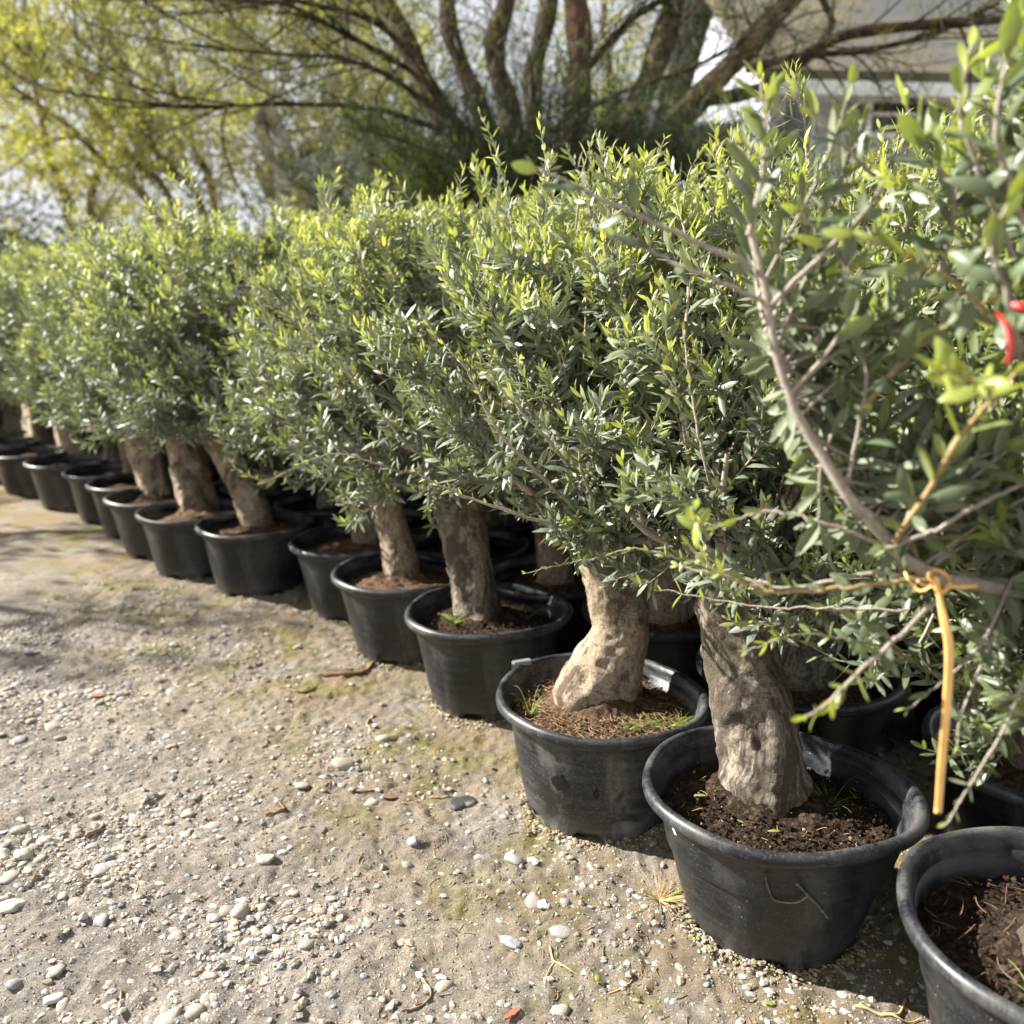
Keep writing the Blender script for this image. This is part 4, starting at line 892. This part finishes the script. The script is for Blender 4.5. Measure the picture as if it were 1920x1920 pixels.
for k, off in ((1, .64), (2, 1.26), (3, 1.88)):
    for j in range(-1 if k < 3 else 0, 12 if k < 3 else 8):
        q = np.array((.606, 1.819)) + RN * off + RD * (.63 * j + (.30 if k % 2 else .0)) + np.array((random.uniform(-.04, .04), random.uniform(-.04, .04)))
        if any(np.hypot(q[0] - x, q[1] - y) < .585 for x, y in POTS): q = q + RN * .12
        fw = q[1] * cp; u = 960 + F * q[0] / max(fw, .1)
        if u > 2350 or fw < .8 or u < -150: continue
        POTS.append(tuple(q)); nm = {1: 'second', 2: 'third', 3: 'rearmost'}[k]
        lab = backlabel(q, nm, k, j)
        lean = random.uniform(-.06, .06); rr = random.uniform(.065, .095)
        t0 = [(0, 0, .25), (lean * .3, .01, .42), (lean * .8, 0, .6), (lean, .01, .74)]
        r = olive('x', q, lab, t0, [rr * 1.15, rr, rr * .95, rr], 'shared', 60 + cntb * 5 + k, random.choice(('trunk', 'trunk_grey')), random.choice(('soil_red', 'soil_dark')), .02)
        cntb += 1
for i_, (k, p) in enumerate(far):
    olive(k, p, 'olive tree at the far end of the front row, ' + ('next past the leftmost visible pot' if k == 'M' else 'last of all'), [(0, 0, .25), (-.02, 0, .42), (-.03, 0, .6), (-.04, 0, .74)], [.1, .09, .09, .09], 'shared', 200 + i_ * 3, 'trunk', 'soil_dark', .02)

# ------------------------------------------------------------------ strap, ribbon, litter
def flatband(pts, w_, t, m, name, label, cat_, twist=0):
    C = spline(pts, 34); T = nrm(np.gradient(C, axis=0)); side = nrm(np.cross(T, np.array((0, 1., .1)))); up = np.cross(side, T)
    wd = np.broadcast_to(w_, (34,)) if np.isscalar(w_) else np.interp(np.linspace(0, 1, 34), np.linspace(0, 1, len(w_)), w_)
    ang = np.linspace(0, twist, 34)[:, None]; s2 = side * np.cos(ang) + up * np.sin(ang); u2 = -side * np.sin(ang) + up * np.cos(ang)
    ths = np.arange(10) * math.pi / 5
    V = C[:, None] + s2[:, None] * (np.cos(ths)[None] * wd[:, None] / 2)[..., None] + u2[:, None] * (np.sign(np.sin(ths)) * np.abs(np.sin(ths)) ** .6 * t / 2)[None, :, None]
    q = [(a * 10 + b, a * 10 + (b + 1) % 10, a * 10 + 10 + (b + 1) % 10, a * 10 + 10 + b) for a in range(33) for b in range(10)]
    t3 = [(0, b, b + 1) for b in range(1, 9)] + [(330, 330 + b + 1, 330 + b) for b in range(1, 9)]
    mb = MB(); mb.add(V - C[0], q=q, t=t3); o = obj(name, mb.mesh(name, M[m]), None, tuple(C[0])); return tag(o, label, cat_)
st = flatband([at(1756, 1083, 1.19), at(1768, 1150, 1.15), at(1780, 1220, 1.14), at(1775, 1330, 1.13), at(1766, 1430, 1.13), at(1759, 1524, 1.13)], [.0085, .0110, .0122, .0115, .0108, .0095], .0022, 'strap',
          'plant_tie', 'peach coloured rubber plant tie hanging from a knot on a branch', 'plant tie')
org = np.array(st.location[:])
for pts, r in (([at(1762, 1105, 1.18), at(1752, 1092, 1.165), at(1742, 1082, 1.18), at(1750, 1068, 1.21), at(1775, 1078, 1.22), at(1780, 1098, 1.19), at(1762, 1112, 1.17), at(1752, 1098, 1.17)], .0026),
               ([at(1750, 1098, 1.19), at(1725, 1108, 1.20), at(1705, 1090, 1.21), at(1696, 1070, 1.22)], .0018), ([at(1755, 1090, 1.2), at(1735, 1098, 1.2), at(1715, 1085, 1.22)], .0015),
               ([at(1770, 1098, 1.19), at(1800, 1101, 1.2), at(1830, 1099, 1.22)], .0026)):
    C = spline(np.array(pts) - org, 24); v, q = tubes(C[None], np.full((1, 24), r), 8); mb = MB(); mb.add(v, q=q); obj('knot', mb.mesh('knot', M['strap']), st)
rb = flatband([at(1872, 588, .95), at(1888, 608, .93), at(1896, 645, .92), at(1890, 682, .92)], [.008, .010, .010, .008], .002, 'ribbon', 'ribbon', 'bright red plastic ribbon tied among the leaves at the right border', 'ribbon', .5)
mb = MB(); C = spline(np.array([at(1900, 572, .95), at(1925, 578, .94), at(1960, 590, .96)]) - np.array(rb.location[:]), 12); v, q = tubes(C[None], np.full((1, 12), .004), 6); mb.add(v, q=q); obj('ribbon_loop', mb.mesh('ribbon_loop', M['ribbon']), rb)

def fallen(p, ln, wr, rz, age, label, kind='big', lift=.004):
    L = dict(P=np.zeros((1, 3)), A=np.array([[math.cos(rz), math.sin(rz), .08]]), Nn=np.array([[.1, .1, 1.]]), len=np.array([ln]), wid=np.array([ln * wr]), curl=np.array([.12]), age=np.array([age]), rnd=np.array([.9]))
    L['A'] = nrm(L['A']); o = obj('fallen_leaf', leaf_mesh(L, kind, 'fallen_leaf', 'bigleaf'), None, (p[0], p[1], p[2] + lift)); return tag(o, label, 'leaf')
for (u, v, ln, rz, age, lab) in ((1118, 1850, .022, 1.4, 1., 'bright green leaf fallen on the gravel at lower centre'), (915, 1440, .024, .2, .3, 'pale green leaf on moss left of the scuffed pot'),
                                 (1425, 1885, .03, -.2, .9, 'yellow green leaf on the sunny ground at the bottom, below the second pot')):
    p = gz(u, v); p[2] = float(gh(p[0], p[1])) + .003; fallen(p, ln, .45, rz, age, lab)
pb = FRONT['B']
for (u, v, ln, rz, age, lab) in ((1300, 1493, .032, .1, .7, 'narrow yellow green leaf on dark soil left of the grey trunk'), (1438, 1560, .030, .1, .8, 'pale green leaf at the front edge of the dark soil'), (1395, 1545, .018, 2.2, .9, 'tiny curled leaf on dark soil beside a pale green leaf')):
    p = gz(u, v, .28); fallen(p, ln, .4, rz, age, lab, lift=.002)
# dry grass at the foot of pot B
g = gz(1236, 1690); o = obj('grass_tuft', weed(46, (0, 0, 0), .075, 12, 'straw', .0009, 1.7), None, (g[0], g[1], float(gh(g[0], g[1])))); tag(o, 'tuft of dry yellow grass at the foot of the second pot', 'grass')
obj('weed', weed(14, (0.02, 0.01, 0), .05, 13, 'grass', .0009, 1.0), o)
# litter: dry bits scattered over the ground, thickest beside the pots
g = np.random.default_rng(77); n = 1300; al = g.uniform(-1.2, 3.6, n); ac = -.32 - np.abs(g.normal(0, .42, n)) + .12 * g.random(n)
c = np.stack([.252 + RD[0] * al + RN[0] * ac, 2.305 + RD[1] * al + RN[1] * ac, 0 * al], 1); a = g.uniform(0, 6.28, n); l = g.uniform(.006, .034, n)
t = np.linspace(-.5, .5, 4); C = c[:, None] + np.stack([np.cos(a), np.sin(a), 0 * a], 1)[:, None] * (l[:, None] * t)[..., None] + np.stack([-np.sin(a), np.cos(a), 0 * a], 1)[:, None] * (g.normal(0, .2, n)[:, None] * l[:, None] * t ** 2 * 3)[..., None]
C[:, :, 2] = gh(C[:, :, 0], C[:, :, 1]) + .0012
v, q = tubes(C, np.repeat(g.uniform(.0005, .0016, n)[:, None], 4, 1), 3); mb = MB(); mb.add(v, q=q)
stuff(obj('plant_litter', mb.mesh('plant_litter', M['litter'])), 'fine dry stems and flakes littering the ground beside the pots', 'litter')
# ------------------------------------------------------------------ background
def bgtree(name, label, stems, barkm, leafm, n_leaf, lsize, seed, base, group=None, spread=.9, twig_n=10, kind='low', young=.5, twr=.012, tips=True, spray=.35, twlen=(.5, 1.6), droop=0.):
    """stems: list of (points, r0, r1) in world coordinates; twigs grow from them, leaves from the twigs"""
    g = np.random.default_rng(seed); root = thing(name, label, 'tree', base, group); ob = np.array(base); starts = []; dirs = []
    for pts, r0, r1, *mm in stems:
        C = spline(np.array(pts), 26); C = C + (np.stack([vnoise(np.arange(26) * .3 + seed * 3 + 9, np.arange(26) * .1 + k) for k in range(3)], 1) - .5) * r0 * .35
        rr = np.linspace(r0, r1, 26) * (1 + .12 * np.sin(np.arange(26) * 1.3 + seed)); v, q = tubes((C - ob)[None], rr[None], 12); mb = MB(); mb.add(v, q=q)
        obj('trunk' if r0 > .05 else 'limb', mb.mesh('trunk', M[mm[0] if mm else barkm]), root)
        T = nrm(np.gradient(C, axis=0)); idx = g.integers(5, 26, twig_n); starts.append(C[idx]); dirs.append(T[idx])
    S = np.concatenate(starts); T = np.concatenate(dirs); n = len(S)
    d = nrm(T * .7 + g.normal(0, .6, (n, 3)) + np.array([0, 0, .15 - droop])); L_ = g.uniform(twlen[0], twlen[1], (n, 1))
    e = S + d * L_; C1, T1 = bez(S, S + nrm(T + d) * L_ * .3, e - nrm(d + np.array([0, 0, .4 - droop])) * L_ * .3, e, np.tile(np.linspace(0, 1, 9), (n, 1)))
    cv = [(C1 - ob, np.linspace(twr, twr * .35, 9)[None] * np.ones((n, 1)))]
    k = 7; S2 = C1[:, 2:9].reshape(-1, 3); T2 = T1[:, 2:9].reshape(-1, 3); m = len(S2)
    d2 = nrm(T2 * .8 + g.normal(0, .7, (m, 3)) + np.array([0, 0, .1 - droop])); L2 = g.uniform(.2, .6, (m, 1)) * spread; e2 = S2 + d2 * L2
    C2, T2b = bez(S2, S2 + d2 * L2 * .3, e2 - np.array([0, 0, .25 - droop]) * L2 * .3, e2, np.tile(np.linspace(0, 1, 5), (m, 1)))
    cv.append((C2 - ob, np.linspace(twr * .4, twr * .18, 5)[None] * np.ones((m, 1))))
    stuff(obj('twigs', twig_mesh(cv, 'twigs', barkm, 3), root))
    if n_leaf:
        ii = g.integers(0, m, n_leaf); tt = g.integers(1, 5, n_leaf); P = C2[ii, tt] + g.normal(0, spray * .12, (n_leaf, 3)) - ob
        if kind == 'needle':
            A = nrm(T2b[ii, tt] * 1.0 + g.normal(0, .45, (n_leaf, 3))); ln = lsize * g.uniform(.6, 1.2, n_leaf); wd = ln * .055; kk = 'low'
        else: A = nrm(g.normal(0, 1, (n_leaf, 3))); ln = lsize * g.uniform(.6, 1.3, n_leaf); wd = ln * .6; kk = 'low'
        cl = vnoise(P[:, 0] * 1.6 + seed, P[:, 1] * 1.6 + 30, P[:, 2] * 1.6 + 30)
        L = dict(P=P, A=A, Nn=nrm(g.normal(0, 1, (n_leaf, 3)) + np.array([0, 0, .4])), len=ln, wid=wd, curl=g.normal(.1, .1, n_leaf), age=np.clip((cl - .5) * 1.5 + young + g.normal(0, .3, n_leaf), 0, 1), rnd=g.random(n_leaf))
        stuff(obj('foliage', leaf_mesh(L, kk, 'foliage', leafm), root))
    return root
def px(seq, d0, d1=None):
    d1 = d1 or d0; return [at(u, v, d0 + (d1 - d0) * i_ / max(1, len(seq) - 1)) for i_, (u, v) in enumerate(seq)]
# the dark many-stemmed pine behind the crowns
B0 = at(1010, 470, 8.5); B0[2] = 0
def bs(u, v, d): p = at(u, v, d); return [(B0[0], B0[1], .0), (B0[0] * .7 + p[0] * .3, B0[1], 1.2)]
pine = [([*bs(960, 330, 8.5), *px([(985, 380), (955, 200), (925, 90), (955, -40), (950, -300)], 8.3)], .125, .086),
        ([*bs(900, 330, 8.5), *px([(940, 350), (900, 200), (845, 70), (820, -50), (700, -300)], 8.1)], .101, .070),
        ([*bs(840, 330, 8.5), *px([(900, 330), (815, 190), (770, 100), (705, -20), (600, -200)], 7.9)], .12, .08),
        ([*bs(1010, 330, 8.5), *px([(1005, 330), (1000, 160), (1020, 50), (1035, -60), (1040, -300)], 8.8)], .109, .086),
        ([*bs(1080, 330, 8.5), *px([(1060, 340), (1085, 190), (1085, 80), (1070, -60), (1070, -300)], 8.2)], .133, .109, 'redbark'),
        ([*bs(1160, 330, 8.5), *px([(1120, 350), (1180, 240), (1230, 110), (1270, -20), (1330, -200)], 8.7)], .140, .117, 'brownbark'),
        ([*bs(1250, 330, 8.5), *px([(1180, 340), (1310, 190), (1400, 90), (1480, 0), (1560, -90)], 8.0)], .125, .094, 'brownbark'),
        (px([(1310, 190), (1430, 165), (1560, 75), (1700, 50), (1850, 40), (2000, 20)], 7.9, 7.4), .06, .035),
        (px([(1400, 130), (1500, 105), (1620, 95), (1760, 60), (1900, -10)], 7.8, 7.5), .035, .02),
        (px([(1540, 80), (1560, 40), (1530, -20), (1490, -80)], 7.8), .035, .02),
        (px([(800, 130), (700, 40), (590, 10), (500, -10)], 7.8, 7.0), .035, .014),
        (px([(770, 130), (640, 60), (540, 10), (430, 0)], 7.9, 7.0), .03, .012),
        (px([(840, 230), (740, 150), (640, 110), (500, 100), (330, 80)], 8.0, 7.0), .03, .010),
        (px([(850, 250), (700, 205), (540, 195), (330, 200), (100, 170)], 8.0, 7.0), .03, .010),
        (px([(1100, 130), (1180, 40), (1260, -10)], 8.2), .04, .03),
        (px([(1010, 260), (1150, 180), (1290, 130), (1440, 60)], 8.3), .03, .012)]
bgtree('pine_tree', 'dark many-stemmed pine with bare leaning trunks behind the potted olives', pine, 'pinebark', 'needle', 30000, .12, 4, tuple(B0), twig_n=12, kind='needle', young=.45, twr=.012, spread=1.1, spray=.8)
# its low dark boughs
g = np.random.default_rng(8); low = []
for k in range(60):
    a = g.uniform(0, 6.28); z0 = g.uniform(1.4, 2.75); r = g.uniform(.9, 2.6); c = np.array((B0[0] + .1, B0[1], 0))
    low.append(([c + (0, 0, z0), c + (r * .5 * math.cos(a), r * .4 * math.sin(a), z0 + .10), c + (r * math.cos(a), r * .6 * math.sin(a), z0 + g.uniform(-.1, .45))], .03, .008))
bgtree('pine_tree', 'low bushy dark green pine in front of the leaning bare trunks', low, 'pinebark', 'needle', 115000, .15, 9, (B0[0] + .1, B0[1], 0), twig_n=9, kind='needle', young=.0, twr=.008, spread=.9, spray=.9, twlen=(.25, .8))
# yellow green trees on the left
def multi(base, tops, d, r0, r1):
    out = []
    for tseq in tops: out.append(([base, *px(tseq, d)], r0, r1))
    return out
G2 = 'yellow green spring trees at the back left'
b1 = at(575, 420, 11.5); b1[2] = 0
bgtree('spring_tree', 'spring tree with pale trunk leaning left, yellow green leaves, left of the pine', multi(b1, [[(572, 372), (540, 290), (510, 215), (470, 120), (430, 40), (380, -120)], [(560, 380), (500, 280), (470, 130), (480, -60)]], 11.5, .12, .06) +
       multi(b1, [[(600, 360), (620, 200), (650, 60), (660, -80)]], 11.8, .08, .04), 'palebark', 'spring', 13000, .060, 21, tuple(b1), G2, twig_n=34, twr=.016, young=.45, spread=1.1, twlen=(.6, 2.0))
b2 = at(400, 430, 12.5); b2[2] = 0
bgtree('spring_tree', 'spring tree with brown stems fanning up at left centre of the background', multi(b2, [[(380, 400), (300, 300), (230, 120), (180, 20), (130, -120)], [(400, 380), (350, 250), (300, 80), (250, -60)], [(300, 420), (200, 310), (120, 230), (20, 160), (-80, 100)], [(330, 400), (240, 290), (170, 200), (60, 110), (-60, 0)]], 12.5, .065, .025),
       'brownbark', 'spring', 25000, .060, 22, tuple(b2), G2, twig_n=30, twr=.016, young=.5, spread=1.1, twlen=(.6, 2.0))
b3 = at(150, 430, 14.5); b3[2] = 0
bgtree('spring_tree', 'leafy spring tree at the far left edge of the background', multi(b3, [[(130, 400), (90, 280), (60, 120), (40, -50)], [(170, 400), (200, 260), (190, 100), (210, -80)]], 14.5, .075, .03),
       'brownbark', 'spring', 13000, .070, 23, tuple(b3), G2, twig_n=36, twr=.018, young=.4, spread=1.2, twlen=(.8, 2.4))
b4 = at(720, 400, 14.0); b4[2] = 0
bgtree('spring_tree', 'spring tree between the pale trunk and the dark pine', multi(b4, [[(700, 360), (680, 220), (640, 90), (650, -60)], [(730, 360), (760, 230), (740, 80), (700, -60)]], 14.0, .075, .03),
       'brownbark', 'spring', 19000, .064, 24, tuple(b4), G2, twig_n=34, twr=.018, young=.45, spread=1.2, twlen=(.7, 2.2))
b5 = at(1120, 420, 15.5); b5[2] = 0
bgtree('spring_tree', 'thin yellow green tree seen through the stems of the pine', multi(b5, [[(1110, 330), (1150, 200), (1130, 60), (1140, -80)], [(1200, 330), (1300, 200), (1350, 60), (1380, -60)]], 15.5, .10, .04),
       'brownbark', 'spring', 9000, .07, 25, tuple(b5), G2, twig_n=30, twr=.016, young=.35, spread=1.2, twlen=(.7, 2.4))
b7 = np.array((-6.3, 5.3, 0.))
bgtree('spring_tree', 'low spring tree standing outside the left border, casting dappled shade over the aisle', [([b7, b7 + (.1, .1, 1.0), b7 + (.2, -.2, 1.9), b7 + (.5, -.4, 2.6)], .09, .03), ([b7, b7 + (.3, .4, 1.0), b7 + (.5, .9, 1.8), b7 + (.6, 1.3, 2.5)], .07, .03), ([b7, b7 + (-.1, -.4, 1.0), b7 + (.1, -.9, 1.8), b7 + (.2, -1.2, 2.4)], .07, .03)],
       'brownbark', 'spring', 3300, .08, 27, tuple(b7), G2, twig_n=22, twr=.010, young=.4, spread=.9, twlen=(.4, 1.0))


# hedge and bank behind
hm = plain('bank_earth', (.05, .055, .025), 1, .1, .4, 1.2)
mb = MB(); g1 = np.linspace(-45, 30, 76); prof = [(0, 0), (1.5, 1.9), (3, 3.3), (5, 4.0), (14, 4.3)]
V = [[(x, 25.6 + d + 1.2 * math.sin(x * .25), z * (1 + .3 * (float(vnoise(x * .35 + 70, d * .2 + 5)) - .5)) * np.interp(x, [-45, -4, 8, 30], [1.15, 1, .6, .6])) for d, z in prof] for x in g1]
V = np.array(V); k = len(prof); i_ = (np.arange(75)[:, None] * k + np.arange(k - 1)[None]).ravel(); mb.add(V, q=np.stack([i_, i_ + k, i_ + k + 1, i_ + 1], 1))
struct(obj('bank', mb.mesh('bank', hm)))
gq = np.random.default_rng(31); n = 26000; P = np.stack([gq.uniform(-30, 14, n), 25 + gq.uniform(-1.2, 3.0, n), np.zeros(n)], 1)
P[:, 1] += 1.2 * np.sin(P[:, 0] * .25); top_ = 4.5 * np.interp(P[:, 0], [-30, -6, 2, 14], [1, 1, .8, .7]) * (.8 + .4 * vnoise(P[:, 0] * .6 + 60, P[:, 1] * .3)); P[:, 2] = top_ * gq.random(n) ** .6
L = dict(P=P, A=nrm(gq.normal(0, 1, (n, 3))), Nn=nrm(gq.normal(0, 1, (n, 3)) + (0, 0, .5)), len=gq.uniform(.10, .22, n), wid=gq.uniform(.06, .13, n), curl=0 * P[:, 0], age=np.clip(gq.normal(.1, .15, n), 0, 1), rnd=gq.random(n))
stuff(obj('hedge', leaf_mesh(L, 'low', 'hedge', 'needle')), 'dark low hedge along the bank at the back left', 'hedge')
# earth heap by the far pots
p = at(10, 915, 6.9); c = np.array((p[0] - .35, p[1], 0)); mb = MB(); K = 20; th = np.linspace(0, 2 * math.pi, 41)[:-1]; rr = np.linspace(0, 1, K)
x = 1.0 * rr[:, None] * np.cos(th); y = .55 * rr[:, None] * np.sin(th); z = .16 * (1 - rr[:, None] ** 2) + .05 * (vnoise(x * 7 + 30, y * 7 + 30) - .5) - .02
j = np.arange(40); q = np.concatenate([np.stack([a * 40 + j, a * 40 + (j + 1) % 40, (a + 1) * 40 + (j + 1) % 40, (a + 1) * 40 + j], 1) for a in range(K - 1)]); mb.add(np.stack([x, y, z], -1), q=q)
struct(obj('earth_mound', mb.mesh('earth_mound', soil_mat('mound_soil', (.13, .085, .05), (.21, .15, .09), (.3, .24, .17))), None, (c[0] - .3, c[1] - .3, 0)))

# grey sided house behind on the right
M['siding'] = plain('painted_siding', (.46, .48, .53), .55, .3, .08, 3); M['whitepaint'] = plain('white_paint', (.78, .79, .80), .5, .4, .04, 4)
M['dark'] = plain('dark_glass', (.012, .014, .017), .12, .6, .2, 5); M['blue'] = plain('blue_grey_paint', (.16, .22, .27), .5, .4, .1, 5)
mr, n_, b_, nd, lk = mat('mossy_roof'); oc = ocoord(n_)
c_ = mixc(n_, ramp(n_, noise(n_, 30, 4, oc), .35, .65), (.060, .060, .062), (.11, .108, .105)); c_ = mixc(n_, ramp(n_, noise(n_, .8, 5, oc, .6), .40, .60), c_, (.15, .13, .07)); lk.new(c_, b_.inputs['Base Color']); b_.inputs['Roughness'].default_value = .95
lk.new(bump(n_, noise(n_, 60, 4, oc), .8, .02), b_.inputs['Normal'])
hc = at(1430, 590, 11.0); Hx, Hy = hc[0], hc[1]
house = thing('house', 'grey sided house with mossy roof and white eave behind the broad-leaved olive', 'house', (Hx, Hy, 0), rz=R(5))
WL = 7.0; ZE = 1.37 + (590 - 212) / F * 11.0
mb = MB(); box(mb, (WL / 2, 2.4, ZE / 2), (WL - .06, 4.6, ZE)); obj('wall', mb.mesh('wall', M['siding'], False), house)
zb = 0; dz = .155; me = MB(); box(me, (0, 0, 0), (WL, .03, dz - .012)); me = me.mesh('siding_board', M['siding'], False)
kk = 0
while zb + dz < ZE - .05:
    o = obj('siding_board', me, house, (WL / 2, .075, zb + dz / 2)); o.rotation_euler.x = R(7); zb += dz; kk += 1
def hb(name, m, c, s, par=None):
    mb = MB(); box(mb, (0, 0, 0), s); return obj(name, mb.mesh(name, M[m], False), par or house, c)
hb('corner_board', 'whitepaint', (-.02, .03, ZE / 2), (.13, .16, ZE))
wz = 1.37 + (590 - 232) / F * 11.1
fr = hb('window', 'whitepaint', (1.47, .03, wz), (.66, .10, .62)); hb('pane', 'dark', (0, -.035, 0), (.54, .05, .50), fr); hb('sash', 'whitepaint', (0, -.055, -.05), (.54, .02, .04), fr)
dr = hb('door', 'dark', (1.95, .035, wz - .65), (.26, .07, 2.2)); hb('door_frame', 'blue', (.17, -.01, 0), (.07, .09, 2.3), dr); hb('door_frame', 'whitepaint', (-.17, -.01, 0), (.07, .09, 2.3), dr)
fr = hb('window', 'whitepaint', (.28, .03, wz - .35), (.42, .10, 1.0)); hb('pane', 'blue', (0, -.035, 0), (.32, .05, .88), fr)
fr = hb('window', 'whitepaint', (4.2, .03, wz - .2), (1.2, .10, 1.0)); hb('pane', 'dark', (0, -.035, 0), (1.06, .05, .86), fr)
hb('gutter', 'whitepaint', (WL / 2, -.36, ZE + .03), (WL + .7, .12, .15)); hb('eave', 'whitepaint', (WL / 2, -.13, ZE - .02), (WL + .6, .40, .04))
rf = MB(); pr = [(-.40, ZE + .10), (2.6, ZE + 2.1), (5.4, ZE + .10)]
V = [(x, y, z + dzz) for x in (-.35, WL + .35) for dzz in (0, .12) for y, z in pr]
rf.add(V, q=[(3, 4, 10, 9), (4, 5, 11, 10), (0, 6, 7, 1), (1, 7, 8, 2), (0, 3, 9, 6), (2, 8, 11, 5), (0, 1, 4, 3), (1, 2, 5, 4), (6, 9, 10, 7), (7, 10, 11, 8)]); mr_ = rf.mesh('roof', mr, False); obj('roof', mr_, house)
gb = MB(); gb.add([(-.0, 0.1, ZE), (-.0, 4.7, ZE), (-.0, 2.6, ZE + 1.9), (.1, .1, ZE), (.1, 4.7, ZE), (.1, 2.6, ZE + 1.9)], t=[(0, 2, 1), (3, 4, 5)], q=[(0, 3, 5, 2), (1, 2, 5, 4)]); obj('gable', gb.mesh('gable', M['siding'], False), house)
# red lamp by the wall
p = at(1401, 292, 10.2); lm = thing('lamp_post', 'slim post with a small red lamp in front of the grey house', 'lamp', (p[0], p[1], 0))
def tube1(a, b, r, m, name, par, sides=12):
    C = np.linspace(a, b, 3); v, q = tubes(C[None], np.full((1, 3), r), sides); mb = MB(); mb.add(v, q=q); return obj(name, mb.mesh(name, M[m]), par)
tube1((0, 0, 0), (0, 0, p[2] - .06), .03, 'blue', 'post', lm); vv, ff = ico(2, 3, 1.2, .02, 1.0); mb = MB(); mb.add(vv * .065 + (0, 0, p[2]), t=ff); obj('lens', mb.mesh('lens', M['ribbon']), lm)
# low grey shed, and a far grey gable roof
p = at(1300, 330, 12.5); sh = thing('shed', 'low grey shed left of the sided house, mostly hidden by the pine', 'shed', (p[0], p[1], 0), rz=R(-14)); zs_ = p[2] + .55
mb = MB(); box(mb, (0, 1.3, zs_ / 2), (2.4, 2.4, zs_)); obj('wall', mb.mesh('wall', M['siding'], False), sh); mb = MB(); box(mb, (0, 1.3, zs_ + .06), (2.7, 2.8, .12)); obj('roof', mb.mesh('roof', M['blue'], False), sh)
p = at(700, 300, 19); br = thing('barn', 'distant grey building with a gable roof between spring tree and pine', 'building', (p[0], p[1], 0), rz=R(12)); ze = p[2] - .3
mb = MB(); box(mb, (0, 2, ze / 2), (4.2, 4, ze)); obj('wall', mb.mesh('wall', M['siding'], False), br)
mb = MB(); V = [(x, y, z + d) for y in (-.2, 4.3) for d in (0, .15) for x, z in ((-2.5, ze - .1), (0, ze + 1.1), (2.5, ze - .1))]
mb.add(V, q=[(3, 9, 10, 4), (4, 10, 11, 5), (0, 1, 7, 6), (1, 2, 8, 7), (0, 3, 4, 1), (1, 4, 5, 2), (6, 7, 10, 9), (7, 8, 11, 10), (0, 6, 9, 3), (2, 5, 11, 8)]); obj('roof', mb.mesh('roof', mr, False), br)
mb = MB(); mb.add([(-2.1, .0, ze), (2.1, .0, ze), (0, .0, ze + .95), (-2.1, .1, ze), (2.1, .1, ze), (0, .1, ze + .95)], t=[(0, 1, 2), (3, 5, 4)], q=[(0, 2, 5, 3), (1, 4, 5, 2)]); obj('gable', mb.mesh('gable', M['siding'], False), br)
bpy.context.view_layer.update()
